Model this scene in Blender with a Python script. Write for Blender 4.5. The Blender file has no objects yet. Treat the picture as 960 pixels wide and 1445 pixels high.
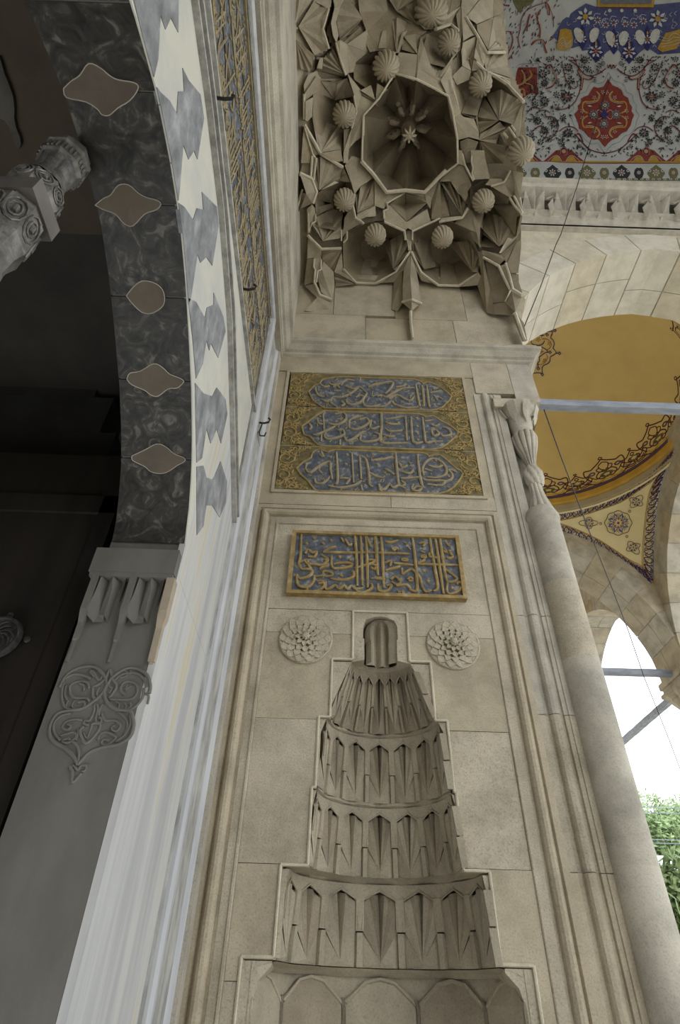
import bpy, bmesh, math, random
import numpy as np
from math import sin, cos, pi, sqrt, atan2, radians
from mathutils import Vector, Matrix
random.seed(7)
COL = bpy.context.scene.collection
SC = bpy.context.scene

# ---------------------------------------------------------------- camera, sky, exposure
FPX = 814.0
CAM = np.array([0.0, 0.0, 1.6])
AX = np.array([0.99944064, 0.03337537, 0.00211718])       # world X, Y, Z seen in camera axes (right, down, forward)
AY = np.array([-0.02331703, 0.65005811, 0.75952668])
AZ = np.array([0.0239732, -0.7591512, 0.65047271])
cd = bpy.data.cameras.new('camera'); cam = bpy.data.objects.new('camera', cd); COL.objects.link(cam)
right = Vector((AX[0], AY[0], AZ[0])); down = Vector((AX[1], AY[1], AZ[1])); fwd = Vector((AX[2], AY[2], AZ[2]))
right.normalize(); fwd -= right * fwd.dot(right); fwd.normalize(); up = right.cross(fwd)
M3 = Matrix((right, up, -fwd)).transposed()
cam.matrix_world = Matrix.Translation(Vector(CAM)) @ M3.to_4x4()
cd.sensor_fit = 'VERTICAL'; cd.sensor_height = 36.0; cd.lens = 36.0 * FPX / 1445.0
cd.clip_start = 0.02; cd.clip_end = 500
SC.camera = cam
w = bpy.data.worlds.new('overcast_sky'); SC.world = w; w.use_nodes = True
nt = w.node_tree; bg = nt.nodes['Background']
tc = nt.nodes.new('ShaderNodeTexCoord'); sx = nt.nodes.new('ShaderNodeSeparateXYZ'); cr = nt.nodes.new('ShaderNodeValToRGB')
nt.links.new(tc.outputs['Generated'], sx.inputs[0]); nt.links.new(sx.outputs['Z'], cr.inputs[0])
cr.color_ramp.elements[0].color = (0.95, 0.97, 1.0, 1); cr.color_ramp.elements[1].color = (0.80, 0.90, 1.0, 1)
nt.links.new(cr.outputs[0], bg.inputs[0]); bg.inputs[1].default_value = 4.0
SC.view_settings.view_transform = 'Standard'; SC.view_settings.look = 'None'
SC.view_settings.gamma = 1.0; SC.view_settings.use_curve_mapping = False; SC.view_settings.exposure = -0.5

# ---------------------------------------------------------------- measuring from the photograph
def ray(px, py):
    r = np.array([px - 480.0, py - 722.5, FPX]); return np.array([r @ AX, r @ AY, r @ AZ])
def on(axis, val, px, py):
    r = ray(px, py); return CAM + r * ((val - CAM[axis]) / r[axis])
def win(ox, oy, s):
    return lambda pts: [(ox + p[0] / s, oy + p[1] / s) + tuple(p[2:]) for p in pts]

# ---------------------------------------------------------------- object helpers
def wl(o):
    v = Vector((0, 0, 0))
    while o is not None: v = v + o.location; o = o.parent
    return v
def tag(o, label=None, cat=None, group=None, kind=None):
    if label: o['label'] = label
    if cat: o['category'] = cat
    if group: o['group'] = group
    if kind: o['kind'] = kind
    return o
def thing(name, label, cat, loc, group=None, kind=None):
    o = bpy.data.objects.new(name, None); COL.objects.link(o); o.location = loc; o.empty_display_size = 0.1
    return tag(o, label, cat, group, kind)
def empty_struct(name, loc=(0, 0, 0)):
    o = bpy.data.objects.new(name, None); COL.objects.link(o); o.location = loc; o['kind'] = 'structure'; return o
class MB:
    def __init__(s): s.v = []; s.f = []
    def add(s, vs, fs):
        b = len(s.v); s.v.extend([tuple(map(float, v)) for v in vs]); s.f.extend([tuple(b + i for i in f) for f in fs]); return s
    def box(s, x0, x1, y0, y1, z0, z1):
        return s.add([(x, y, z) for z in (z0, z1) for y in (y0, y1) for x in (x0, x1)],
                     [(0, 2, 3, 1), (4, 5, 7, 6), (0, 1, 5, 4), (2, 6, 7, 3), (0, 4, 6, 2), (1, 3, 7, 5)])
    def prism(s, front, back, cap=True):
        n = len(front); fs = [(i, (i + 1) % n, n + (i + 1) % n, n + i) for i in range(n)]
        if cap: fs += [tuple(range(n)), tuple(range(2 * n - 1, n - 1, -1))]
        return s.add(list(front) + list(back), fs)
    def grid(s, rows, closed=False):
        m = len(rows[0]); fs = []
        for i in range(len(rows) - 1):
            for j in range(m - (0 if closed else 1)):
                k = (j + 1) % m; fs.append((i * m + j, i * m + k, (i + 1) * m + k, (i + 1) * m + j))
        return s.add([p for r in rows for p in r], fs)
    def tube(s, path, r, n=6, ends=True):
        P = [Vector(p) for p in path]; rows = []
        ref = Vector((0.13, 0.31, 0.94))
        for i, p in enumerate(P):
            t = (P[min(i + 1, len(P) - 1)] - P[max(i - 1, 0)])
            t = t.normalized() if t.length > 1e-9 else Vector((0, 0, 1))
            a = t.cross(ref); a = a.normalized() if a.length > 1e-3 else t.orthogonal().normalized(); b = t.cross(a)
            rr = r[i] if isinstance(r, (list, tuple)) else r
            rows.append([p + a * cos(2 * pi * k / n) * rr + b * sin(2 * pi * k / n) * rr for k in range(n)])
        b0 = len(s.v); s.grid(rows, True)
        if ends: s.f.append(tuple(b0 + i for i in range(n))[::-1]); s.f.append(tuple(b0 + (len(P) - 1) * n + i for i in range(n)))
        return s
    def lathe(s, prof, n=24, c=(0, 0, 0), mod=None, a0=0.0, a1=2 * pi):
        rows = []; full = abs(a1 - a0 - 2 * pi) < 1e-6
        m = n if full else n + 1
        for (r, z) in prof:
            rows.append([(c[0] + (r * (mod(a0 + (a1 - a0) * k / n, z) if mod else 1)) * cos(a0 + (a1 - a0) * k / n),
                          c[1] + (r * (mod(a0 + (a1 - a0) * k / n, z) if mod else 1)) * sin(a0 + (a1 - a0) * k / n), c[2] + z) for k in range(m)])
        return s.grid(rows, full)
    def build(s, name, mat, parent=None, smooth=False, origin=None):
        if parent is not None: o0 = wl(parent)
        elif origin is not None: o0 = Vector(origin)
        elif s.v:
            a = np.array(s.v); mn = a.min(0); mx = a.max(0); o0 = Vector(((mn[0] + mx[0]) / 2, (mn[1] + mx[1]) / 2, mn[2]))
        me = bpy.data.meshes.new(name)
        me.from_pydata([(v[0] - o0.x, v[1] - o0.y, v[2] - o0.z) for v in s.v], [], s.f); me.update()
        if len(s.f) < 20000:
            bm = bmesh.new(); bm.from_mesh(me); bmesh.ops.recalc_face_normals(bm, faces=bm.faces[:]); bm.to_mesh(me); bm.free()
        if smooth: me.polygons.foreach_set('use_smooth', [True] * len(me.polygons))
        me.materials.append(mat)
        o = bpy.data.objects.new(name, me); COL.objects.link(o)
        if parent is not None: o.parent = parent
        else: o.location = o0
        return o
def struct(name, mb, mat, **k):
    o = mb.build(name, mat, **k); o['kind'] = 'structure'; return o

# ---------------------------------------------------------------- materials
def mat(name, c, c2=None, scale=6.0, rough=0.85, bump=0.25, stretch=(1, 1, 1), speck=0.0, metal=0.0, c3=None, c3at=0.62, bscale=60.0, detail=8.0, bdist=0.01, dist=0.0):
    m = bpy.data.materials.new(name); m.use_nodes = True; n = m.node_tree; P = n.nodes['Principled BSDF']
    P.inputs['Roughness'].default_value = rough; P.inputs['Metallic'].default_value = metal
    P.inputs['Specular IOR Level'].default_value = 0.3
    g = n.nodes.new('ShaderNodeNewGeometry'); mp = n.nodes.new('ShaderNodeMapping'); mp.inputs['Scale'].default_value = stretch
    n.links.new(g.outputs['Position'], mp.inputs[0])
    nz = n.nodes.new('ShaderNodeTexNoise'); nz.inputs['Scale'].default_value = scale; nz.inputs['Detail'].default_value = detail; nz.inputs['Roughness'].default_value = 0.62; nz.inputs['Distortion'].default_value = dist
    n.links.new(mp.outputs[0], nz.inputs['Vector'])
    r = n.nodes.new('ShaderNodeValToRGB'); e = r.color_ramp.elements
    c2 = c2 or tuple(x * 0.8 for x in c)
    e[0].position = 0.36; e[0].color = (*c2, 1); e[1].position = 0.6 if not c3 else 0.55; e[1].color = (*c, 1)
    if c3: x = r.color_ramp.elements.new(c3at + 0.06); x.color = (*c3, 1)
    n.links.new(nz.outputs[0], r.inputs[0]); out = r.outputs[0]
    if speck:
        n2 = n.nodes.new('ShaderNodeTexNoise'); n2.inputs['Scale'].default_value = bscale * 2.6; n2.inputs['Detail'].default_value = 4
        n.links.new(g.outputs['Position'], n2.inputs['Vector'])
        r2 = n.nodes.new('ShaderNodeValToRGB'); q = r2.color_ramp.elements; q[0].position = 0.30; q[0].color = (1 - speck,) * 3 + (1,); q[1].position = 0.45; q[1].color = (1, 1, 1, 1)
        z = q[1]; y = r2.color_ramp.elements.new(0.72); y.color = (1 + speck * .5,) * 3 + (1,)
        n.links.new(n2.outputs[0], r2.inputs[0])
        mx = n.nodes.new('ShaderNodeMix'); mx.data_type = 'RGBA'; mx.blend_type = 'MULTIPLY'; mx.inputs[0].default_value = 1
        n.links.new(out, mx.inputs[6]); n.links.new(r2.outputs[0], mx.inputs[7]); out = mx.outputs[2]
    n.links.new(out, P.inputs['Base Color'])
    if bump:
        n3 = n.nodes.new('ShaderNodeTexNoise'); n3.inputs['Scale'].default_value = bscale; n3.inputs['Detail'].default_value = 6; n3.inputs['Roughness'].default_value = .65
        n.links.new(g.outputs['Position'], n3.inputs['Vector'])
        b = n.nodes.new('ShaderNodeBump'); b.inputs['Strength'].default_value = bump; b.inputs['Distance'].default_value = bdist
        n.links.new(n3.outputs[0], b.inputs['Height']); n.links.new(b.outputs[0], P.inputs['Normal'])
    return m
LIME = mat('limestone', (.51, .45, .34), (.34, .295, .22), 3.6, speck=.26, bump=.5)
LIME2 = mat('limestone_warm', (.47, .405, .295), (.345, .295, .21), 4.5, speck=.2, bump=.3)
LIMEG = mat('limestone_grey', (.51, .47, .385), (.33, .305, .25), 4.0, speck=.17, bump=.45)
HOOD = mat('hood_stone', (.38, .325, .235), (.27, .23, .165), 4.0, speck=.20, bump=.5)
RIB = mat('worn_stone_edge', (.62, .56, .43), (.47, .42, .32), 9.0, speck=.15, bump=.3)
MARB = mat('streaked_marble', (.56, .56, .545), (.42, .425, .43), 11.0, rough=.5, bump=.08, stretch=(1.2, 1.2, .07), c3=(.56, .51, .38), c3at=.55)
MARBY = mat('cream_marble', (.60, .585, .50), (.50, .50, .47), 5.0, rough=.5, bump=.08)
MARBG = mat('grey_marble', (.27, .275, .285), (.16, .165, .17), 14.0, rough=.55, bump=.1, stretch=(1, 1, .6), c3=(.40, .40, .40))
FRAME = mat('grey_frame_marble', (.44, .435, .41), (.27, .265, .25), 20.0, rough=.6, bump=.25, stretch=(1, 1, .3), c3=(.55, .54, .50))
VERDE = mat('dark_green_marble', (.050, .048, .042), (.022, .022, .020), 16.0, rough=.5, bump=.15, detail=14, c3=(.135, .13, .11), c3at=.60, dist=1.6)
BROWN = mat('brown_stone_inlay', (.15, .122, .092), (.11, .09, .07), 5.0, bump=.1)
JAMB = mat('dark_grey_stone', (.17, .163, .14), (.125, .12, .108), 5.0, rough=.7, bump=.12, stretch=(1, 1, .35))
RUST = mat('reddish_stone', (.42, .355, .265), (.33, .27, .20), 6.0, bump=.2)
DARKST = mat('dim_passage_stone', (.045, .04, .032), (.03, .027, .022), 3.0, bump=.2)  # darkness of the passage is put into this stone colour
WOOD = mat('blackened_wood', (.022, .018, .013), (.014, .011, .009), 5.0, rough=.6, bump=.1, stretch=(2, 2, .2))
IRON = mat('black_iron', (.03, .027, .024), rough=.5, bump=.1, metal=.3)
RODM = mat('painted_iron', (.33, .36, .42), (.22, .24, .29), 14.0, rough=.5, bump=.2, stretch=(.3, 1, 1))
ROD = RODM
BRONZE = mat('grey_bronze', (.22, .21, .19), (.10, .095, .085), 25.0, rough=.42, bump=.4, metal=.35)
GILT = mat('worn_gilding', (.34, .235, .085), (.22, .165, .08), 22.0, rough=.7, bump=.3, c3=(.40, .34, .22))
GILT2 = mat('gilt_foliage', (.36, .255, .09), (.24, .18, .08), 25.0, rough=.7, bump=.3, c3=(.33, .29, .17))
BLUEG = mat('faded_blue_ground', (.125, .135, .15), (.07, .08, .10), 30.0, rough=.8, bump=.5, c3=(.30, .30, .29), c3at=.6)
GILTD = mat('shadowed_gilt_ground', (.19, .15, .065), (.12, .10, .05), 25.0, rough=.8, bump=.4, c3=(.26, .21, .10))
NEARV = mat('pale_arch_stone', (.70, .66, .56), (.57, .53, .44), 5.0, speck=.15, bump=.3)
NEARW = mat('pale_arch_stone_warm', (.66, .60, .47), (.52, .47, .36), 5.0, speck=.15, bump=.3)
LETG = mat('faded_grey_gilt_letters', (.33, .275, .17), (.24, .20, .13), 25.0, rough=.7, bump=.3, c3=(.38, .29, .12))
YEL = mat('yellow_plaster', (.74, .56, .24), (.68, .51, .21), 2.0, bump=.05)
YELP = mat('pale_yellow_plaster', (.76, .65, .38), (.71, .60, .34), 2.0, bump=.05)
GOLD = mat('ochre_gold_paint', (.58, .36, .07), (.50, .30, .055), 5.0, bump=.05)
GREYB = mat('grey_brown_paint', (.40, .33, .21), (.36, .29, .18), 5.0, bump=.05)
WHITEP = mat('white_lime_plaster', (.50, .51, .50), (.42, .43, .43), 3.0, bump=.08)
CORN = mat('white_painted_stone', (.60, .57, .50), (.46, .43, .37), 9.0, bump=.25, speck=.15)
def flat(name, c): return mat(name, c, tuple(x * .75 for x in c), 30.0, bump=0)
PRED = flat('red_paint', (.24, .045, .035)); PBLK = flat('black_paint', (.028, .028, .035)); PBLU = flat('blue_paint', (.085, .095, .22))
PNAV = flat('navy_paint', (.035, .035, .16)); PPUR = flat('purple_brown_paint', (.10, .035, .03)); PGOL = flat('gold_paint', (.46, .28, .05))
PWHT = flat('white_paint', (.58, .58, .56)); PGRN = flat('olive_paint', (.16, .15, .07)); PPNK = flat('salmon_paint', (.50, .30, .22))
PGRY = flat('slate_paint', (.17, .18, .21)); PVIO = flat('violet_paint', (.12, .08, .13))
LEAF = mat('leaf_green', (.33, .42, .20), (.18, .26, .10), 8.0, bump=0)
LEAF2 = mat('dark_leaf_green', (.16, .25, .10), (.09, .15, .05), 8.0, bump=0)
BARK = mat('bark', (.12, .09, .06))
GROUND = mat('paving', (.52, .48, .40), (.42, .38, .32), 1.0, bump=.1)
# ================================================================ SETTING: portico, portal shell
XW = -0.50            # plane of the door wall
YN = 2.50             # plane of the niche wall
XF = 1.30             # facade plane of the portal
Y1A, Y1B = 2.92, 3.70 # arch between the bay of the portal and the domed bay
Y2A, Y2B = 8.25, 9.03
Y3A, Y3B = 13.58, 14.36
XB0, XB1, XP = 1.45, 5.50, 5.90
ZS = 5.8              # springing and tie rods
YC = 0.60             # axis of the portal

fl = MB(); fl.box(-0.5, 40, -25, 60, -0.3, 0.0); struct('floor', fl, GROUND)

def pointed(a, b, zs, e=0.29, n=14):
    """intrados of a two-centred arch, from a to b"""
    h = (b - a) / 2; c = (a + b) / 2; r = h + e
    pts = []; am = math.acos(e / r)
    for k in range(n + 1):
        t = am * k / n; pts.append((c + e - r * cos(t), zs + r * sin(t)))
    return pts + [(2 * c - p[0], p[1]) for p in pts[-2::-1]]
def offs(pts, d):
    out = []
    for i, p in enumerate(pts):
        q0 = pts[max(i - 1, 0)]; q1 = pts[min(i + 1, len(pts) - 1)]
        t = (q1[0] - q0[0], q1[1] - q0[1]); L = math.hypot(*t) or 1
        out.append((p[0] - t[1] / L * d, p[1] + t[0] / L * d))
    return out
def P3(axis, u, v, c):  # u along the wall, v up, c the plane
    return (u, c, v) if axis == 'y' else (c, u, v)
def arch_wall(name, axis, c0, c1, a, b, ext0, ext1, ztop, mt, mtv, thick=0.27, nv=15, zs=ZS, lowz=0):
    """wall with a pointed opening; every voussoir a part"""
    root = empty_struct(name, P3(axis, (a + b) / 2, lowz, (c0 + c1) / 2))
    I = pointed(a, b, zs, n=nv); O = offs(I, thick); O[0] = (I[0][0] - thick, I[0][1]); O[-1] = (I[-1][0] + thick, I[-1][1])
    m = MB()
    top = [(max(ext0, min(ext1, o[0])), ztop) for o in O]; top[0] = (ext0, ztop); top[-1] = (ext1, ztop)
    for i in range(len(O) - 1):
        q = [O[i], O[i + 1], top[i + 1], top[i]]
        m.prism([P3(axis, *x, c0) for x in q], [P3(axis, *x, c1) for x in q])
    for s, e0, o in ((0, ext0, O[0]), (1, ext1, O[-1])):
        q = [(e0, zs), o, (e0, ztop)]
        m.prism([P3(axis, *x, c0) for x in q], [P3(axis, *x, c1) for x in q])
    m.build('spandrel', mt, root)
    g = 0.004; L = len(I) - 1
    for i in range(0, L, 2):
        j = min(i + 2, L); idx = list(range(i, j + 1))
        inn = [I[k] for k in idx]; out = [O[k] for k in idx][::-1]
        # recessed joint: shrink the end edges a little
        def sh(p, q, f): return (p[0] + (q[0] - p[0]) * f, p[1] + (q[1] - p[1]) * f)
        inn2 = [sh(inn[0], inn[1], .035)] + inn[1:-1] + [sh(inn[-1], inn[-2], .035)]
        out2 = [sh(out[0], out[1], .035)] + out[1:-1] + [sh(out[-1], out[-2], .035)]
        poly = inn2 + out2; d = random.uniform(-.004, .006); mid = c0 + (c1 - c0) * random.choice((.42, .5, .6))
        s0 = 1 if c1 > c0 else -1
        for (p, q) in ((c0 - s0 * (.008 + d), mid - .004 * s0), (mid + .004 * s0, c1 + s0 * (.008 + d))):
            v = MB(); v.prism([P3(axis, *x, p) for x in poly], [P3(axis, *x, q) for x in poly]); v.build('voussoir', mtv[(i // 2) % len(mtv)], root)
    bk = MB()
    I2 = offs(I, .012)
    for i in range(L):
        q = [I2[i], I2[i + 1], O[i + 1], O[i]]
        bk.prism([P3(axis, *x, c0) for x in q], [P3(axis, *x, c1) for x in q])
    bk.build('mortar', LIMEG, root)
    return root
VM = [LIME, LIMEG, LIME2, LIMEG]
arch_wall('wall_portico_near', 'y', Y1A, Y1B, XB0, 5.55, 1.2, 6.35, 8.56, NEARW, [NEARV, NEARV, NEARW], lowz=4, thick=.38)
arch_wall('wall_portico_mid', 'y', Y2A, Y2B, XB0, XB1, 1.2, 6.35, 9.1, LIME, VM, lowz=4)
arch_wall('wall_portico_end', 'y', Y3A, Y3B, XB0, XB1, 1.2, 6.35, 9.1, LIME, VM, lowz=4)
arch_wall('wall_colonnade_near', 'x', XB1, 6.30, Y1B + .02, Y2A - .02, Y1B - .39, Y2A + .39, 9.1, LIMEG, VM, lowz=4)
arch_wall('wall_colonnade_far', 'x', XB1, 6.30, Y2B + .02, Y3A - .02, Y2B - .39, Y3A + .39, 9.1, LIMEG, VM, lowz=4)
arch_wall('wall_colonnade_portal', 'x', XB1, 6.30, -1.72 + .05, Y1A - .05, -2.1, Y1A + .39, 10.2, LIMEG, VM, lowz=4, nv=8)
arch_wall('wall_portico_rear', 'y', -2.50, -1.72, XB0, 5.55, 1.2, 6.35, 8.56, LIMEG, VM, lowz=4, nv=8)
# mosque facade beyond the portal and roof slabs over the bays
m = MB(); m.box(1.0, 1.28, 3.0, 15, 0, 9.2); struct('wall_facade', m, LIMEG)
m = MB(); m.box(1.0, 1.28, -8, -1.45, 0, 9.2); struct('wall_facade_rear', m, LIMEG)
m = MB(); m.box(-.5, 6.4, -3.0, 3.3, 11.3, 11.5); struct('roof_slab', m, LIMEG)
m = MB(); m.box(-.6, 1.42, -2.6, 2.93, 9.5, 9.7); m.box(1.2, 1.42, -2.5, 2.93, 9.0, 11.3); struct('wall_above_hood', m, LIMEG)
# ================================================================ painted vaults
def hit(px, py, fn, t0=3.0, t1=20.0, n=60):
    """first crossing of fn along the line of sight (fn < 0 nearer)"""
    r = ray(px, py); r = r / np.linalg.norm(r); a = t0; fa = fn(CAM + r * a)
    for k in range(1, n + 1):
        b = t0 + (t1 - t0) * k / n; fb = fn(CAM + r * b)
        if fa < 0 <= fb:
            for _ in range(14):
                c = (a + b) / 2
                if fn(CAM + r * c) < 0: a = c
                else: b = c
            return CAM + r * a
        a, fa = b, fb
    return None
def smoothp(pts, k=4):
    """Catmull-Rom through 2-D points"""
    if len(pts) < 3: return list(pts)
    P = [pts[0]] + list(pts) + [pts[-1]]; out = []
    for i in range(1, len(P) - 2):
        for j in range(k):
            t = j / k; p0, p1, p2, p3 = P[i - 1], P[i], P[i + 1], P[i + 2]
            out.append(tuple(.5 * (2 * p1[d] + (p2[d] - p0[d]) * t + (2 * p0[d] - 5 * p1[d] + 4 * p2[d] - p3[d]) * t * t + (3 * p1[d] - p0[d] - 3 * p2[d] + p3[d]) * t ** 3) for d in (0, 1)))
    out.append(tuple(pts[-1])[:2]); return out
class Paint:
    """flat painting laid on a vault: thin coats of colour on the plaster"""
    def __init__(s, fn, lift=.0009): s.fn = fn; s.m = {}; s.lift = lift
    def P(s, p, layer):
        q = hit(p[0], p[1], s.fn)
        if q is None: return None
        return CAM + (q - CAM) * (1 - s.lift * layer)
    def mb(s, mt): return s.m.setdefault(mt.name, (MB(), mt))[0]
    def line(s, pts, w, mt, layer=2, smooth=True, taper=False):
        if smooth: pts = smoothp(pts, 4)
        L = []; R = []
        for i, p in enumerate(pts):
            a = pts[max(i - 1, 0)]; b = pts[min(i + 1, len(pts) - 1)]; dx, dy = b[0] - a[0], b[1] - a[1]; d = math.hypot(dx, dy) or 1
            ww = w / 2 * (sin(pi * min(1, max(0.02, i / (len(pts) - 1)))) * .9 + .1 if taper else 1)
            L.append(s.P((p[0] - dy / d * ww, p[1] + dx / d * ww), layer)); R.append(s.P((p[0] + dy / d * ww, p[1] - dx / d * ww), layer))
        if any(q is None for q in L + R): return
        s.mb(mt).grid([L, R])
    def fill(s, poly, mt, layer=1, rings=1, c=None):
        if c is None: c = (sum(p[0] for p in poly) / len(poly), sum(p[1] for p in poly) / len(poly))
        C = s.P(c, layer); 
        if C is None: return
        rows = []
        for k in range(1, rings + 1):
            f = k / rings; row = [s.P((c[0] + (p[0] - c[0]) * f, c[1] + (p[1] - c[1]) * f), layer) for p in poly]
            if any(q is None for q in row): return
            rows.append(row)
        m = s.mb(mt); n = len(poly); b = len(m.v); m.add([C] + rows[0], [(0, 1 + i, 1 + (i + 1) % n) for i in range(n)])
        if rings > 1: m.grid(rows, True)
    def dot(s, x, y, r, mt, layer=3, n=8, sq=1.0): s.fill([(x + r * cos(2 * pi * k / n), y + r * sq * sin(2 * pi * k / n)) for k in range(n)], mt, layer, c=(x, y))
    def leaf(s, x, y, a, L, w, mt, layer=2):
        c, n = cos(a), sin(a)
        s.fill([(x, y), (x + c * L * .5 - n * w, y + n * L * .5 + c * w), (x + c * L, y + n * L), (x + c * L * .5 + n * w * .6, y + n * L * .5 - c * w * .6)], mt, layer)
    def flower(s, x, y, r, mt, mc=None, n=8, layer=2, gap=.35):
        for k in range(n):
            a = 2 * pi * k / n + .2; s.leaf(x + cos(a) * r * gap, y + sin(a) * r * gap, a, r * (1 - gap), r * .24, mt, layer)
        s.dot(x, y, r * gap * .7, mc or mt, layer)
    def build(s, parent, name='painted_ornament'):
        out = []
        for k, (m, mt) in s.m.items():
            o = m.build(name, mt, parent); o['kind'] = 'stuff'; o['label'] = mt.name.replace('_', ' ') + ' ornament'; out.append(o)
        return out

def cove_z(x, y):
    i = max(0.0, min(x - CX0, CX1 - x, y - CY0, CY1 - y))
    return 9.68 + 1.4 * (1.0 if i >= IN else sqrt(max(0, 1 - (1 - i / IN) ** 2)))
CX0, CX1, CY0, CY1, IN = 1.42, 5.50, -1.37, 2.57, 1.32
vault = thing('painted_vault', 'white vault painted with red and black floral scrolls, above the portal', 'ceiling', (3.46, .6, 9.6))
m = MB(); 
def cs(a, b, n=10):  # dense near the springing
    e = [IN * (1 - cos(pi / 2 * k / n)) for k in range(n + 1)]
    return [a + x for x in e] + [b - x for x in e[::-1]]
m.grid([[(x, y, cove_z(x, y)) for x in cs(CX0, CX1)] for y in cs(CY0, CY1)]); m.build('plaster_shell', WHITEP, vault, smooth=False)
pb = MB(); pb.box(CX0, CX1, CY1, CY1 + .12, 9.0, 9.69); pb.build('painted_frieze', WHITEP, vault)
pt = Paint(lambda p: p[2] - cove_z(p[0], p[1]))
U = win(780, 80, 5.3333); axx = lambda y: 452 - .085 * y
def mir(pts): return [(2 * axx(p[1]) - p[0], p[1]) for p in pts]
def both(fn, pts, *a, **k): fn(U(pts), *a, **k); fn(U(mir(pts)), *a, **k)
med = [(418, 165), (385, 225), (345, 235), (310, 225), (285, 260), (270, 290), (240, 300), (215, 315), (215, 345), (190, 370), (195, 400), (165, 430), (180, 460), (195, 500), (200, 540), (240, 560), (270, 600), (310, 625), (350, 620), (370, 650), (395, 680),
       (420, 650), (450, 625), (490, 610), (520, 575), (560, 560), (590, 515), (600, 475), (615, 440), (595, 410), (600, 380), (580, 350), (570, 310), (535, 290), (520, 250), (490, 230), (450, 215)]
pt.fill(U(med), PRED, 2, rings=6, c=U([(392, 440)])[0])
for f, mt_, wd in ((1.17, PGRY, .5), (1.06, PWHT, .5)):
    o = [(392 + (p[0] - 392) * f, 440 + (p[1] - 440) * f) for p in med]; pt.line(U(o + o[:1]), wd, mt_, 2)
for sx_ in (1, -1):
    for sy_ in (1, -1):
        q = lambda L: U([(392 + sx_ * (p[0] - 392), 435 + sy_ * (p[1] - 435)) for p in L])
        pt.line(q([(330, 260), (350, 290), (335, 325), (285, 340), (240, 340), (225, 375), (235, 405), (265, 425)]), 2.0, PGOL, 3)
        pt.line(q([(338, 265), (358, 292), (340, 333), (290, 350), (250, 350)]), .5, PWHT, 4)
        for (a_, b_) in ((377, 267), (315, 308), (225, 410)): c_ = q([(a_, b_)])[0]; pt.flower(c_[0], c_[1], 3.2, PWHT, PGOL, 5, 4)
        pt.leaf(*q([(300, 375)])[0], atan2(sy_ * -10, sx_ * -60) * 1, 7, 1.4, PWHT, 4)
        pt.line(q([(392, 435), (350, 400), (330, 420)]), .5, PWHT, 4)
for (a_, b_) in ((395, 365), (310, 435), (480, 435), (388, 505)): c_ = U([(a_, b_)])[0]; pt.flower(c_[0], c_[1], 7.5, PGRY, PWHT, 10, 4); pt.dot(c_[0], c_[1], 2.6, PWHT, 5); pt.dot(c_[0], c_[1], 1.3, PGRN, 6)
pt.fill(U([(390, 400), (425, 433), (390, 468), (358, 433)]), PNAV, 5)
# red scrolls left and right of the medallion
for L, w_ in (([(118, 22), (180, 62), (230, 122), (285, 145), (350, 125), (402, 88)], 1.5), ([(150, 0), (185, 60), (212, 150), (212, 230), (190, 300), (150, 360), (90, 392), (20, 394)], 1.3),
              ([(70, 30), (85, 110), (110, 190), (160, 240), (190, 215), (180, 180)], 1.2), ([(-60, 90), (-20, 60), (10, 110), (30, 160), (0, 220), (-50, 240)], 2.0), ([(230, 150), (225, 200), (215, 250)], 2.4), ([(190, 95), (215, 150), (280, 170), (310, 150)], 2.2),
              ([(-60, 455), (-5, 450), (35, 480), (42, 540), (5, 600), (-50, 640)], 1.3), ([(50, 560), (100, 528), (160, 530), (192, 560)], 1.2), ([(165, 578), (230, 650), (290, 702), (380, 726)], 1.5), ([(160, 600), (200, 580), (230, 640)], 1.8),
              ([(-120, 420), (-60, 400), (-20, 420)], 1.2), ([(-150, 560), (-90, 520), (-40, 560), (-60, 620)], 1.5), ([(-200, 150), (-140, 190), (-110, 260), (-150, 330)], 2.0), ([(-190, 420), (-150, 380), (-90, 392)], 1.3), ([(412, 60), (420, 85), (432, 60), (445, 90), (455, 60), (468, 85)], 1.0)):
    both(pt.line, L, w_, PRED, 2)
    both(pt.line, [(p[0] + 2, p[1] + 2) for p in L], .35, PBLK, 3)
for L in ([(225, 150), (222, 200), (214, 240)], [(195, 105), (222, 152), (275, 168)], [(-20, 70), (12, 115), (26, 160), (0, 215)]): both(pt.line, L, 1.1, PPNK, 4)
for (a_, b_, r_) in ((120, 80, 5.5), (140, 180, 4.8), (30, 285, 4.5), (45, 390, 3), (80, 460, 4.5), (120, 572, 6), (200, 672, 3), (15, 500, 5.5), (270, 95, 4.5), (380, 50, 3.2), (240, 25, 5), (-60, 330, 5.5), (-110, 480, 5), (-60, 550, 5), (-20, 620, 4), (-90, 640, 4), (-130, 360, 4.5), (-75, 130, 6), (-60, 200, 5), (320, 180, 2.4), (60, 640, 3.6), (-150, 230, 5), (-170, 600, 4.5), (-25, 20, 4)):
    for (x_, y_) in U([(a_, b_)] + mir([(a_, b_)])):
        pt.flower(x_, y_, r_ * 1.25, PBLK, PRED if r_ > 5 else PBLK, 7 if r_ < 5 else 9, 3, .28)
for L in ([(110, 300)],):
    for (x_, y_) in U(L + mir(L)):
        pt.flower(x_, y_, 9, PBLK, PRED, 9, 3); pt.leaf(x_ - 7, y_, 0, 14, 2.4, PRED, 4); pt.leaf(x_ - 3, y_, 0, 6, 1.2, PPNK, 5)
rnd = random.Random(5)
def clear(a_, b_): return math.hypot((a_ - 392) / 265, (b_ - 430) / 285) > 1
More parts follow.
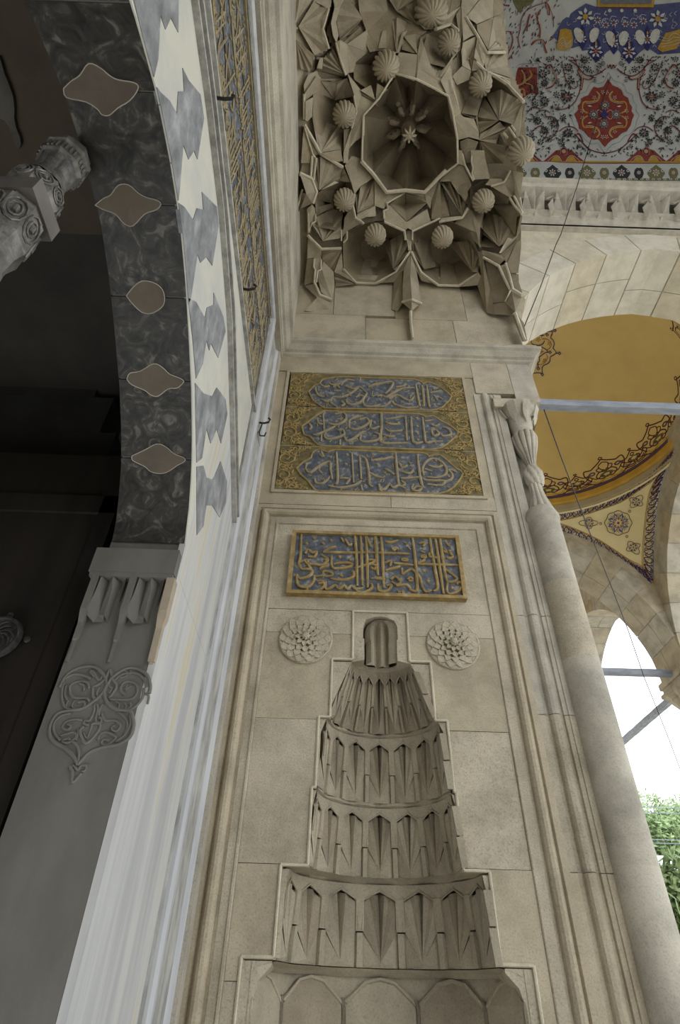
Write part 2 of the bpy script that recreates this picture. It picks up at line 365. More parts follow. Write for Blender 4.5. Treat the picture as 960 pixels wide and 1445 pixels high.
for k in range(620):
    a_, b_ = rnd.uniform(-230, 400), rnd.uniform(-5, 745)
    if not clear(a_, b_): continue
    an = rnd.uniform(0, 2 * pi); c_ = U([(a_, b_)])[0]; pt.leaf(c_[0], c_[1], an, rnd.uniform(3, 6.5), rnd.uniform(.7, 1.4), PBLK, 3)
    if k % 3 == 0: pt.line([(c_[0], c_[1]), (c_[0] + 4 * cos(an + 1), c_[1] + 4 * sin(an + 1)), (c_[0] + 6 * cos(an + 2), c_[1] + 7 * sin(an + 2))], .35, PBLK, 3)
    a2 = 2 * axx(b_) - a_; c_ = U([(a2, b_)])[0]
    if a2 < 1000: pt.leaf(c_[0], c_[1], pi - an, rnd.uniform(3, 6.5), rnd.uniform(.7, 1.4), PBLK, 3)
# cusps and ochre line above the frieze
for cx_ in (-230, 85, 705, 1010):
    pt.fill(U([(cx_ - 155, 788), (cx_ - 110, 750), (cx_ - 60, 705), (cx_ - 20, 700), (cx_, 665), (cx_ + 28, 695), (cx_ + 60, 705), (cx_ + 110, 752), (cx_ + 155, 788)]), PRED, 2, rings=3, c=U([(cx_, 770)])[0])
    for s_ in (-1, 1):
        pt.fill(U([(cx_ + s_ * 20, 786), (cx_ + s_ * 40, 745), (cx_ + s_ * 75, 752), (cx_ + s_ * 100, 786)]), PGOL, 3); pt.line(U([(cx_ + s_ * 15, 788), (cx_ + s_ * 40, 748), (cx_ + s_ * 80, 750), (cx_ + s_ * 120, 786)]), .5, PWHT, 4)
    pt.line(U([(cx_ - 22, 735), (cx_ - 24, 700), (cx_, 680), (cx_ + 24, 700), (cx_ + 22, 735), (cx_, 742)]), .5, PPNK, 4)
    pt.dot(*U([(cx_, 712)])[0], 3, PPNK, 4)
pt.line(U([(x, 790 + .003 * x) for x in range(-320, 1121, 60)]), 2.0, PGOL, 2); pt.line(U([(x, 798 + .003 * x) for x in range(-320, 1121, 60)]), .9, PRED, 3)
# blue field with navy cusps, white tongues, gilt corner panels, framed centre
V = win(810, 0, 6.4)
blue = [(-190, 330), (-60, 440), (0, 430), (45, 385), (75, 460), (135, 450), (200, 570), (285, 480), (330, 450), (362, 495), (400, 450), (430, 490), (500, 580), (590, 480), (640, 440), (665, 462), (700, 440), (760, 492), (960, 480), (1100, 470), (1150, 150), (960, 20), (760, 40), (480, 60), (200, 60), (110, 30), (0, 100), (-100, 180)]
pt.fill(V(blue), PBLU, 1, rings=7, c=V([(470, 300)])[0])
for (x_, s_, yb) in ((200, 1.25, 565), (500, 1.25, 575), (362, .9, 492), (665, .9, 460), (78, .8, 455)):
    pt.fill(V([(x_, yb), (x_ + 40 * s_, yb - 60), (x_ + 60 * s_, yb - 90), (x_ + 38 * s_, yb - 130), (x_ + 28 * s_, yb - 190), (x_, yb - 240), (x_ - 28 * s_, yb - 190), (x_ - 38 * s_, yb - 130), (x_ - 60 * s_, yb - 90), (x_ - 40 * s_, yb - 60)]), PNAV, 2, rings=2)
    c_ = V([(x_, yb - 105)])[0]; pt.flower(c_[0], c_[1], 8 * s_, PWHT, PRED, 7, 3); pt.flower(c_[0], c_[1], 4 * s_, PPNK, PGOL, 5, 4); pt.leaf(c_[0], c_[1] - 6, -pi / 2, 7 * s_, 2, PGOL, 4)
for (x_, y_, a_) in ((45, 300, .3), (185, 300, -.3), (330, 330, .2), (450, 330, -.2), (600, 320, .2), (735, 310, -.3)):
    pt.fill([(q[0], q[1]) for q in V([(x_ + 42 * cos(t) + a_ * 50 * sin(t), y_ + 85 * sin(t) * (1 if sin(t) > 0 else .6)) for t in [2 * pi * k / 12 for k in range(12)]])], PWHT, 3)
for (x_, y_) in ((215, 180), (362, 205), (468, 215), (630, 190), (290, 225), (545, 225)):
    c_ = V([(x_, y_)])[0]; pt.flower(c_[0], c_[1], 5.5, PWHT, PGOL, 7, 3); pt.line([(c_[0] - 6, c_[1] - 2), (c_[0] - 3, c_[1] - 9), (c_[0] + 4, c_[1] - 8)], .7, PWHT, 3); pt.dot(c_[0], c_[1], 1.8, PRED, 5)
for (x_, y_) in ((105, 150), (760, 170)):
    c_ = V([(x_, y_)])[0]; pt.flower(c_[0], c_[1], 13, PWHT, PGOL, 7, 3, .3); pt.dot(c_[0], c_[1], 4, PGOL, 4); pt.dot(c_[0] - .5, c_[1] - 7, 1.7, PWHT, 4)
for (x_, y_) in ((325, 95), (435, 95), (555, 95)): pt.dot(*V([(x_, y_)])[0], 2.6, PWHT, 3)
for k in range(60):
    a_, b_ = rnd.uniform(-120, 960), rnd.uniform(130, 430); c_ = V([(a_, b_)])[0]; an = rnd.uniform(0, 6.28)
    pt.line([c_, (c_[0] + 4 * cos(an), c_[1] + 4 * sin(an)), (c_[0] + 5 * cos(an + 1), c_[1] + 6 * sin(an + 1))], .55, PWHT, 3)
pt.fill(V([(215, -40), (735, -40), (722, 66), (218, 62)]), PGOL, 3, rings=2); pt.fill(V([(238, -40), (715, -40), (700, 36), (238, 34)]), PGRY, 4, rings=2)
pt.line(V([(215, 72), (460, 74), (722, 76)]), .7, PRED, 4)
W6 = win(700, 0, 6.0)
gp = [(545, 250), (590, 240), (640, 255), (655, 330), (650, 390), (600, 425), (515, 415), (530, 330)]
pt.fill(W6(gp), PGOL, 3, rings=2); pt.fill(V([(830, 300), (960, 265), (1010, 300), (930, 440), (800, 470), (755, 440)]), PGOL, 3, rings=2)
for k in range(4):
    pt.line(W6([(530 + k * 8, 350 + k * 18), (570, 320 + k * 20), (600, 370 + k * 10), (640, 340 + k * 18)]), .6, PWHT, 4); pt.line(V([(790, 330 + k * 32), (850, 350 + k * 20), (900, 300 + k * 36), (960, 320 + k * 20)]), .6, PWHT, 4)
# the western slope, seen raking
for L, w_ in (([(460, -10), (420, 20), (340, 48), (260, 90), (220, 160), (205, 260), (190, 330), (207, 412)], 1.1), ([(380, 80), (350, 140), (362, 200), (377, 250), (372, 320)], 1.8), ([(300, 382), (340, 345), (400, 340), (415, 400), (432, 450)], 2.2),
              ([(420, 20), (450, 60), (450, 130)], 2.6), ([(455, 60), (485, 150), (490, 230)], .9), ([(75, 270), (120, 270), (145, 330), (130, 400), (95, 470)], 1.3), ([(150, 570), (130, 640)], 2.4), ([(50, 30), (80, 45), (115, 45)], 2), ([(290, 120), (270, 200), (265, 265)], 1.8)):
    pt.line(W6(L), w_, PRED, 3)
for L in ([(330, 350), (390, 335), (412, 380)], [(372, 200), (382, 260), (378, 320)], [(428, 30), (446, 80), (446, 120)]): pt.line(W6(L), .9, PPNK, 4)
for k in range(150):
    a_, b_ = rnd.uniform(60, 520), rnd.uniform(-10, 540); c_ = W6([(a_, b_)])[0]
    pt.leaf(c_[0], c_[1], -1.1 + rnd.uniform(-.5, .5), rnd.uniform(3, 8), rnd.uniform(.6, 1.5), rnd.choice([PGRY, PGRY, PBLK, PRED]), 2)
pt.fill(W6([(190, 570), (350, 570), (352, 790), (290, 790), (225, 835), (150, 740), (150, 690)]), PRED, 2, rings=3)
for L in ([(160, 730), (230, 700), (240, 640), (215, 590)], [(240, 690), (300, 640), (280, 590)], [(240, 700), (300, 720), (310, 770)], [(170, 780), (230, 750), (240, 810)]): pt.line(W6(L), 1.6, PGOL, 3); pt.line(W6([(p[0] + 8, p[1] + 4) for p in L]), .6, PPNK, 4)
pt.line(W6([(360, 790), (362, 560), (350, 540), (200, 545), (160, 600)]), .6, PGRY, 3)
pt.fill(W6([(140, 0), (330, 0), (300, 40), (240, 60), (210, 115), (170, 60)]), PGRN, 2, rings=2)
pt.build(vault)
# dark floral frieze at the foot of the vault
pf = Paint(lambda p: p[1] - CY1)
for k in range(-6, 11):
    x_ = 390 + 130 * k + (0 if k % 2 else 0); big = k % 2 != 0
    r_ = 62 if big else 34; mt_ = PBLK if k % 4 in (1, 2) else PGRN
    pf.fill(U([(x_, 812 if big else 838), (x_ + r_ * .45, 835), (x_ + r_ * .9, 850), (x_ + r_ * 1.1, 880), (x_ + r_ * .6, 925), (x_ - r_ * .6, 925), (x_ - r_ * 1.1, 880), (x_ - r_ * .9, 850), (x_ - r_ * .45, 835)]), mt_, 1, rings=2)
    c_ = U([(x_, 872)])[0]; pf.flower(c_[0], c_[1], 5.5 if big else 3.2, PWHT, PGOL, 7, 2); pf.dot(c_[0], c_[1], 1.8, PPNK, 3)
    if big:
        for s_ in (-1, 1): c_ = U([(x_ + s_ * 48, 857)])[0]; pf.dot(c_[0], c_[1], 2.2, PWHT, 2); pf.dot(c_[0], c_[1], 1, PBLK, 3)
    for j in (0, 1, 2): c_ = U([(x_ + j * 43 - 20, 922)])[0]; pf.dot(c_[0], c_[1], 2.2, PWHT, 3, sq=.7); pf.dot(c_[0], c_[1], 1.1, PGRN, 4)
pf.line(U([(x, 924) for x in range(-400, 1500, 60)]), 3.6, PGRN, 1)
pf.build(vault)
# white cornice of small stalactite cells below the frieze
co = thing('stalactite_cornice', 'white cornice of small carved stalactite cells below the painted vault', 'cornice', (3.45, 2.75, 8.5))
m = MB()
prof = [(2.93, 8.50), (2.86, 8.52), (2.86, 8.56), (2.80, 8.60), (2.80, 8.64), (2.74, 8.66)]
m.grid([[(x, y, z) for (y, z) in prof] for x in (1.3, 5.6)]); m.build('lower_moulding', CORN, co)
m = MB(); prof = [(2.72, 8.87), (2.58, 8.89), (2.56, 8.92), (2.56, 8.95), (2.52, 8.96), (2.52, 9.0), (2.60, 9.01)]
m.grid([[(x, y, z) for (y, z) in prof] for x in (1.3, 5.6)]); m.build('upper_moulding', CORN, co)
m = MB(); m.box(1.3, 5.6, 2.86, 2.95, 8.5, 9.2); m.box(1.3, 5.6, 2.60, 2.95, 9.012, 9.1); m.build('backing', CORN, co)
per = .365; x_ = 1.42; first = None
cm = MB(); 
a = (0, 2.80, 8.60)
arc = [(-.13, 2.74, 8.74), (-.11, 2.60, 8.84), (-.05, 2.70, 8.88), (0.0, 2.58, 8.89), (.05, 2.70, 8.88), (.11, 2.60, 8.84), (.13, 2.74, 8.74)]
cm.add([a] + arc, [(0, i, i + 1) for i in range(1, 7)]); cm.add([(-.13, 2.74, 8.74), (-.16, 2.86, 8.60), (0, 2.80, 8.60), (.16, 2.86, 8.60), (.13, 2.74, 8.74)], [(0, 1, 2), (2, 3, 4)])
st = MB()
for q in range(8):
    t0, t1 = 2 * pi * q / 8, 2 * pi * (q + 1) / 8; rr = .075 if q % 2 else .03; r2 = .03 if q % 2 else .075
    st.add([(.1825, 2.60, 8.70), (.1825 + rr * cos(t0), 2.66 + .02 * sin(t0), 8.75 + rr * sin(t0)), (.1825 + r2 * cos(t1), 2.66 + .02 * sin(t1), 8.75 + r2 * sin(t1))], [(0, 1, 2)])
st.add([(.15, 2.70, 8.70), (.215, 2.70, 8.70), (.1825, 2.62, 8.69), (.20, 2.76, 8.54), (.17, 2.76, 8.54), (.1825, 2.68, 8.53)], [(0, 1, 2), (0, 2, 5, 4), (2, 1, 3, 5), (3, 4, 5)])
while x_ < 5.5:
    if first is None:
        c1 = cm.build('stalactite_cell', CORN, co); c2 = st.build('pendant_star', CORN, co); base = c1.location.copy(); first = (c1, c2)
        for c_ in first: c_.location.x = x_ - 0; 
    else:
        for c_ in first:
            d = c_.copy(); COL.objects.link(d); d.parent = co; d.location.x = x_
    x_ += per

# ---- yellow dome on pendentives (the bay beyond the portal), and its twin further on
DX, DY = (XB0 + XB1) / 2 + .03, (Y1B + Y2A) / 2
RD, ZR, HB, RS = 2.08, 8.72, 6.31, 3.16
dome = thing('yellow_dome', 'yellow plastered dome with a painted lace border, beyond the near portico arch', 'dome', (DX, DY, ZR))
def domeshell(parent, dy=0.0):
    m = MB(); m.lathe([(RD * cos(t), ZR + .02 + 1.75 * sin(t)) for t in [pi / 2 * k / 16 for k in range(17)]][:-1] + [(0.001, ZR + 1.77)], 64, (DX, DY + dy, 0)); m.build('dome_shell', YEL, parent, smooth=True)
domeshell(dome)
for nm, pr, mt_ in (('gold_moulding', [(RD - .014, ZR + .225), (RD - .045, ZR + .19), (RD - .045, ZR + .09), (RD - .01, ZR + .05)], GOLD), ('grey_moulding', [(RD - .01, ZR + .05), (RD - .03, ZR + .03), (RD + .0, ZR - .07), (RD + .03, ZR - .09)], GREYB), ('pale_moulding', [(RD + .03, ZR - .09), (RD + .02, ZR - .105), (RD + .05, ZR - .12)], YELP)):
    m = MB(); m.lathe(pr, 64, (DX, DY, 0)); m.build(nm, mt_, dome, smooth=False)
def pz(x, y, dy=0): return HB + sqrt(max(0.0, RS * RS - (x - DX) ** 2 - (y - DY - dy) ** 2))
def pendentives(dy=0.0, label='', name='pendentive'):
    out = []
    for (sx_, sy_) in ((1, 1), (-1, 1), (1, -1), (-1, -1)):
        rows = []; hx = XB1 - DX - .014; hy = Y2A - DY - .014
        for k in range(21):
            t = pi / 2 * k / 20; c_, s_ = cos(t), sin(t)
            rm = min(hx / max(c_, 1e-6), hy / max(s_, 1e-6)); r0 = RD + .05
            rm = max(rm, r0 + .001)
            rows.append([(DX + sx_ * c_ * r, DY + dy + sy_ * s_ * r, pz(DX + c_ * r, DY + dy + s_ * r, dy)) for r in [r0 + (rm - r0) * j / 12 for j in range(13)]])
        m = MB(); m.grid(rows); out.append(m)
    return out
LP = {(0): ('pale yellow pendentive painted with a round rosette, left of the colonnade arch', 0), 1: ('yellow pendentive on the facade side at the far end of the yellow dome', 1), 2: ('yellow pendentive on the colonnade side behind the near arch', 2), 3: ('yellow pendentive on the facade side behind the near arch', 3)}
pens = []
for k, m in enumerate(pendentives()):
    o = m.build('pendentive', YELP, dome, smooth=True); pens.append(o)
pd = Paint(lambda p: math.dist(p, (DX, DY, HB)) - RS)
Q = win(740, 620, 4.3636)
def band(outer, inner, n, sc=1.0):
    O, I = smoothp(outer, 6), smoothp(inner, 6)
    def at(L, t): f = t * (len(L) - 1); i = min(int(f), len(L) - 2); f -= i; return (L[i][0] + (L[i + 1][0] - L[i][0]) * f, L[i][1] + (L[i + 1][1] - L[i][1]) * f)
    def B(t, u): a_, b_ = at(I, t), at(O, t); return (a_[0] + (b_[0] - a_[0]) * u, a_[1] + (b_[1] - a_[1]) * u)
    pd.line(outer, 1.6, PGOL, 1); pd.line(inner, .9, PGOL, 1)
    pd.line([B(k / 24, .88) for k in range(25)], .5, PPUR, 2, False); pd.line([B(k / 24, .1) for k in range(25)], .5, PPUR, 2, False)
    for k in range(n):
        t = (k + .5) / n; h = .5 / n
        c_ = B(t, .5); pd.flower(c_[0], c_[1], 2.6 * sc, PPUR if k % 2 else PBLU, PGOL, 5, 3)
        for s_ in (0, 1):
            pd.line([B(t - h, .2 if s_ else .8), B(t - h * .4, .5), B(t, .82 if s_ else .18), B(t + h * .6, .75 if s_ else .25), B(t + h, .5)], 1.25 * sc, PNAV if s_ else PPUR, 2)
            p_ = B(t - h * .5, .3 if s_ else .7); pd.leaf(p_[0], p_[1], k * 1.3, 4.0 * sc, 1.1, PBLU, 3)
            p_ = B(t + h * .5, .28 if s_ else .72); pd.leaf(p_[0], p_[1], k * 2.1, 3.6 * sc, .9, PPUR, 3)
band(Q([(100, 474), (190, 458), (350, 420), (500, 375), (640, 310), (760, 230), (850, 140), (925, 50)]), Q([(110, 515), (210, 503), (340, 475), (480, 430), (600, 385), (700, 320), (790, 255), (880, 150)]), 22)
band(Q([(925, 60), (875, 200), (838, 350), (818, 520), (808, 700), (803, 900)]), Q([(860, 170), (780, 300), (757, 400), (737, 560), (727, 700), (727, 790)]), 16)
band(Q([(120, 545), (210, 575), (330, 612), (450, 672), (560, 745), (660, 812), (740, 872), (800, 918)]), Q([(130, 490), (220, 517), (330, 557), (450, 612), (560, 682), (650, 742), (700, 765), (735, 790)]), 18)
def rosette(x, y, r, sy=.9):
    n = 48; pd.line([(x + r * (1 + .05 * cos(8 * t)) * cos(t), y + r * sy * (1 + .05 * cos(8 * t)) * sin(t)) for t in [2 * pi * k / n for k in range(n + 1)]], .9, PPUR, 2, False)
    for k in range(8):
        a_ = 2 * pi * k / 8 + .39; pd.leaf(x + cos(a_) * r * .3, y + sin(a_) * r * .3 * sy, a_, r * .55, r * .17, PBLU, 3); pd.leaf(x + cos(a_) * r * .38, y + sin(a_) * r * .38 * sy, a_, r * .3, r * .07, PWHT, 4)
        b_ = a_ + .39; c_ = (x + cos(b_) * r * .66, y + sin(b_) * r * .66 * sy); pd.flower(c_[0], c_[1], r * .17, PPUR, PGOL, 5, 3)
        pd.leaf(x + cos(b_) * r * .2, y + sin(b_) * r * .2 * sy, b_, r * .3, r * .07, PRED, 3)
    pd.dot(x, y, r * .1, PRED, 4)
rosette(*Q([(580, 515)])[0], 18.5)
for (cx_, cy_, a_) in ((400, 515, pi), (690, 385, -.95), (672, 665, 1.05)):
    c_ = Q([(cx_, cy_)])[0]; r = 10
    o = []
    for k in range(25):
        t = 2 * pi * k / 24; rr = r * (.72 + .16 * cos(4 * t) + .28 * max(0, cos(t)) ** 6 + .12 * max(0, -cos(t)) ** 4); o.append((c_[0] + rr * cos(t + a_) * 1.25, c_[1] + rr * sin(t + a_) * .95))
    pd.line(o, .8, PPUR, 2, False); pd.flower(c_[0], c_[1], r * .62, PBLU, PGOL, 7, 3); pd.line([(c_[0] + r * .6 * cos(t), c_[1] + r * .5 * sin(t)) for t in [2 * pi * k / 12 for k in range(13)]], .5, PPUR, 4)
for (cx_, cy_) in ((472, 519), (650, 443), (633, 598)): c_ = Q([(cx_, cy_)])[0]; pd.dot(*c_, 1.9, PPUR, 2); pd.dot(*c_, 1.0, YELP, 3)
for o in pd.build(dome): pass
# lace of painted crowns round the foot of the dome
lace = {}
def DP(ang, up, lift=.006):
    """point on the dome: ang round it, up = metres above the springing"""
    t = up / 1.9; r = (RD - lift) * cos(t); return (DX + r * cos(ang), DY + r * sin(ang), ZR + .02 + (1.75 - lift) * sin(t))
def dl(pts, wd, mt_, a0, lift=.006):
    L, R = [], []; pts = [(p[0] * 1.95, .25 + p[1] * 1.18) for p in smoothp(pts, 4)]; wd = wd * 2.0
    for i, p in enumerate(pts):
        a_ = pts[max(i - 1, 0)]; b_ = pts[min(i + 1, len(pts) - 1)]; dx, dy = b_[0] - a_[0], b_[1] - a_[1]; d = math.hypot(dx, dy) or 1
        for S, sg in ((L, 1), (R, -1)): S.append(DP(a0 + (p[0] - sg * dy / d * wd / 2) / RD, p[1] + sg * dx / d * wd / 2, lift))
    lace.setdefault(mt_.name, (MB(), mt_))[0].grid([L, R])
NL = 12; LACE0 = radians(46.9)
for k in range(NL):
    a0 = LACE0 + 2 * pi * k / NL if 'LACE0' in globals() else 2 * pi * k / NL
    if not (-1.3 < ((a0 + pi) % (2 * pi)) - pi < 3.3): continue
    for s_ in (-1, 1):
        dl([(0, .42), (s_ * .05, .37), (s_ * .10, .33), (s_ * .13, .31), (s_ * .19, .32), (s_ * .20, .25), (s_ * .18, .17), (s_ * .15, .10)], .012, PPUR, a0)
        dl([(0, .37), (s_ * .05, .32), (s_ * .03, .25), (0, .22)], .01, PPUR, a0); dl([(s_ * .13, .26), (s_ * .16, .23), (s_ * .12, .21), (s_ * .10, .24), (s_ * .13, .26)], .014, PVIO, a0)
        dl([(0, .20), (s_ * .06, .22), (s_ * .10, .15), (s_ * .05, .09), (0, .12)], .012, PPUR, a0); dl([(s_ * .02, .08), (s_ * .10, .05), (s_ * .14, .10)], .014, GOLD, a0)
        dl([(s_ * .16, .08), (s_ * .22, .05), (s_ * .275, .05)], .010, PPUR, a0); dl([(s_ * .05, .05), (s_ * .12, .03), (s_ * .2, .09)], .012, PPUR, a0)
        b0 = a0 + pi / NL
        dl([(s_ * .04, .30), (s_ * .08, .27), (s_ * .05, .22), (s_ * .01, .24)], .010, PPUR, a0); dl([(s_ * .15, .18), (s_ * .10, .12), (s_ * .04, .15), (s_ * .02, .10)], .010, PPUR, a0); dl([(s_ * .18, .13), (s_ * .21, .10), (s_ * .25, .12), (s_ * .27, .08)], .010, PPUR, a0); dl([(s_ * .0, .06), (s_ * .06, .04), (s_ * .14, .06), (s_ * .20, .03), (s_ * .26, .035)], .012, GOLD, a0); dl([(s_ * .03, .19), (s_ * .06, .16), (s_ * .03, .12)], .012, PPUR, b0)
        dl([(0, .30), (s_ * .04, .25), (s_ * .07, .22), (s_ * .12, .22), (s_ * .08, .15), (0, .10)], .011, PPUR, b0); dl([(s_ * .10, .21), (s_ * .14, .16), (s_ * .09, .09), (0, .07)], .011, PPUR, b0)
        dl([(0, .20), (s_ * .04, .16), (0, .12)], .012, PGRN, b0); dl([(0, .26), (s_ * .02, .23), (0, .21)], .009, PPUR, b0)
    dl([(0, .46), (.02, .44), (0, .42), (-.02, .44), (0, .46)], .009, PPUR, a0); dl([(-.06, .15), (0, .18), (.06, .15), (0, .10), (-.06, .15)], .018, PGRN, a0)
    dl([(0, .34), (.015, .325), (0, .31), (-.015, .325), (0, .34)], .009, PPUR, a0 + pi / NL)
    n_ = 6
    dl([(x * .56 / n_ - .28, .0) for x in range(n_ + 1)], .035, PVIO, a0); 
for k, (mb_, mt_) in lace.items(): o = mb_.build('painted_lace', mt_, dome); o['kind'] = 'stuff'; o['label'] = mt_.name.replace('_', ' ') + ' lace border'
# crown medallion of the dome, its edge showing past the hood
pm = Paint(lambda p: sqrt(((p[0] - DX) ** 2 + (p[1] - DY) ** 2) / RD ** 2 + max(0, (p[2] - ZR - .02)) ** 2 / 1.75 ** 2) - 1 if p[2] > ZR else -1)
K = win(740, 440, 12)
for L in ([(60, 300), (150, 250), (230, 255), (300, 285), (345, 325), (420, 338), (490, 330)], [(490, 340), (465, 400), (450, 440), (490, 480), (512, 550), (490, 615), (520, 650), (550, 705)], [(580, 705), (550, 700), (500, 735), (445, 770), (440, 830), (400, 880), (320, 920), (305, 990), (310, 1040)], [(310, 1050), (240, 1035), (150, 1045)],
          [(95, 350), (120, 420), (180, 390), (250, 400), (340, 400)], [(120, 440), (130, 540), (250, 570), (320, 540), (345, 490)], [(230, 595), (290, 600), (370, 640), (410, 690)], [(190, 740), (250, 770), (350, 700), (400, 690)], [(250, 760), (265, 830), (235, 870), (240, 950)]): pm.line(K(L), 1.1, PNAV, 2)
for (x_, y_) in ((520, 320), (600, 705), (310, 1065), (440, 688), (55, 300), (390, 390), (240, 965)): c_ = K([(x_, y_)])[0]; pm.dot(*c_, 2.6, PNAV, 3, 4); pm.dot(*c_, 1.0, PWHT, 4, 4)
for L in ([(90, 320), (180, 290), (270, 330), (305, 390), (290, 440)], [(300, 460), (400, 470), (460, 550), (430, 620), (380, 650)], [(150, 560), (180, 620), (240, 680), (330, 670)], [(370, 720), (400, 780), (340, 860), (300, 890), (160, 890)], [(190, 850), (180, 930), (140, 1000)]): pm.line(K(L), .7, PRED, 2)
for (x_, y_) in ((240, 470), (280, 670), (190, 820), (430, 540), (350, 830), (230, 320)): c_ = K([(x_, y_)])[0]; pm.flower(*c_, 3.6, PRED, PGOL, 5, 3)
pm.build(dome)
dome2 = thing('yellow_dome', 'far yellow dome glimpsed through the second arch of the portico', 'dome', (DX, DY + 5.33, ZR))
domeshell(dome2, 5.33)
for m in pendentives(5.33): m.build('pendentive', YELP, dome2, smooth=True)

# ---- pillars, tie rods
def pillar(x, y, label):
    t = thing('marble_pillar', label, 'pillar', (x, y, 0), 'marble pillars of the portico')
    m = MB(); m.lathe([(.34, 0), (.40, .1), (.40, .3), (.34, .4)], 32, (x, y, 0)); m.build('base', LIMEG, t)
    m = MB(); m.lathe([(.32, .4), (.29, 4.85)], 32, (x, y, 0)); m.build('shaft', LIMEG, t, smooth=True)
    m = MB(); m.lathe([(.29, 4.85), (.33, 4.88), (.33, 4.93), (.30, 4.96)], 32, (x, y, 0)); m.build('collar', RODM, t)
    m = MB(); nn = 24
    def sq(a_, z): k = (z - 4.96) / .6; f = 1 / max(abs(cos(a_)), abs(sin(a_))); return (1 - k) + k * f * (1 + .05 * cos(12 * a_))
    m.lathe([(.30, 4.96), (.33, 5.1), (.31, 5.12), (.38, 5.28), (.36, 5.30), (.43, 5.46), (.42, 5.48), (.47, 5.56)], 48, (x, y, 0), mod=sq); m.build('stalactite_capital', LIME, t)
    m = MB(); m.box(x - .47, x + .47, y - .47, y + .47, 5.56, 5.62); m.box(x - .43, x + .43, y - .43, y + .43, 5.62, 5.70); m.box(x - .46, x + .46, y - .46, y + .46, 5.70, 5.80); m.build('abacus', LIME, t)
pillar(XP, 8.64, 'pale marble pillar whose capital shows at the right edge beside the tie rods')
pillar(XP, 13.97, 'pale marble pillar at the far end of the portico')
pillar(XP, 3.31, 'pale marble pillar under the near end of the portico arch')
def rod(a_, b_, r, label):
    m = MB(); A, B = Vector(a_), Vector(b_); d = (B - A).normalized(); s_ = d.cross(Vector((0, 0, 1))).normalized() * r; u_ = Vector((0, 0, r * 1.1))
    rows = []
    for k in range(25):
        p = A.lerp(B, k / 24); j = Vector((0, 0, random.uniform(-.004, .004)))
        rows.append([p + s_ + u_ + j, p + s_ - u_ + j, p - s_ - u_ + j, p - s_ + u_ + j])
    m.grid(rows, True); return tag(m.build('tie_rod', RODM), label, 'tie rod', 'tie rods of the portico')
rod((1.25, 3.31, 5.80), (5.55, 3.31, 5.80), .036, 'grey painted iron tie rod across the yellow dome, nearest and topmost')
rod((1.2, 8.64, 5.80), (5.45, 8.64, 5.80), .045, 'grey iron tie rod running level to the pillar capital')
rod((5.9, 9.05, 5.80), (5.9, 13.6, 5.80), .045, 'grey iron tie rod slanting away from the pillar capital against the sky')
def cable(pxs, label, r=.006):
    pts = [np.array(q) for q in pxs]; m = MB(); m.tube(pts, r, 5); return tag(m.build('hanging_cable', IRON), label, 'cable')
def at(px, py, y): return on(1, y, px, py)
cable([at(898, 2, 1.42), at(884, 50, 1.7), at(856, 125, 2.0), at(822, 238, 2.5), at(815, 262, 2.50), at(792, 330, 2.78), at(785, 345, 2.82), at(763, 405, 2.84), at(738, 466, 2.86)], 'thin dark cable crossing the painted vault and the near arch', .005)
cable([at(768, 578, 3.2), at(791, 642, 3.7), at(830, 745, 4.6), at(868, 840, 5.6), at(888, 893, 6.3), at(909, 955, 7.2), at(930, 1007, 8.0), at(945, 1045, 8.6), at(962, 1090, 9.3)], 'thin cable slanting down across the pendentive and the sky', .006)
# ---- outside: trees, wall, awning, wires
def leafmass(c, rx, ry, rz, n, size, seed, mt_, parent, name='foliage'):
    r = random.Random(seed); m = MB()
    for k in range(n):
        while True:
            p = Vector((r.uniform(-1, 1), r.uniform(-1, 1), r.uniform(-1, 1)))
            if p.length < 1: break
        f = .75 + .25 * sin(5 * p.x + seed) * cos(4 * p.z); p = Vector((c[0] + p.x * rx * f, c[1] + p.y * ry * f, c[2] + p.z * rz * f))
        a_ = Vector((r.gauss(0, 1), r.gauss(0, 1), r.gauss(0, 1))).normalized() * size * r.uniform(.6, 1.3); b_ = a_.orthogonal().normalized() * size * .45
        m.add([p - a_, p + b_, p + a_, p - b_], [(0, 1, 2, 3)])
    return m.build(name, mt_, parent)
for i, (px_, py_, y_, s_, lab) in enumerate(((905, 1185, 30, 2.6, 'leafy green tree just right of the colonette, behind the wires'), (935, 1172, 37, 3.4, 'leafy green tree with the highest crown beyond the portico'), (972, 1178, 31, 2.9, 'leafy green tree cut by the right edge of the frame'), (1015, 1160, 46, 4, 'leafy green tree outside the right edge'))):
    c = on(1, y_, px_, py_); t = thing('leafy_tree', lab, 'tree', (c[0], c[1], 0), 'trees beyond the portico')
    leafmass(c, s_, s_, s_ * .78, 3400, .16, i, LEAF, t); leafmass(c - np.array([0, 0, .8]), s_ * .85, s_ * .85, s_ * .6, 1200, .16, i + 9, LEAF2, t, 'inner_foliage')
    m = MB(); m.tube([(c[0], c[1], 0), (c[0] + .1, c[1], c[2] * .5), (c[0], c[1] + .1, c[2])], [.3, .22, .12], 8); m.build('trunk', BARK, t)
a_ = on(1, 22, 905, 1201); b_ = on(1, 22, 905, 1224)
AWN = mat('bright_roof_sheet', (.85, .86, .88), bump=0)
m = MB(); m.add([(a_[0] - 6, 22, b_[2]), (a_[0] + 14, 22, b_[2]), (a_[0] + 14, 24.5, a_[2] + .35), (a_[0] - 6, 24.5, a_[2] + .35), (a_[0] - 6, 22, b_[2] - .12), (a_[0] + 14, 22, b_[2] - .12), (a_[0] + 14, 24.5, a_[2] + .2), (a_[0] - 6, 24.5, a_[2] + .2)], [(0, 1, 2, 3), (4, 5, 6, 7), (0, 1, 5, 4), (0, 3, 7, 4), (1, 2, 6, 5), (2, 3, 7, 6)])
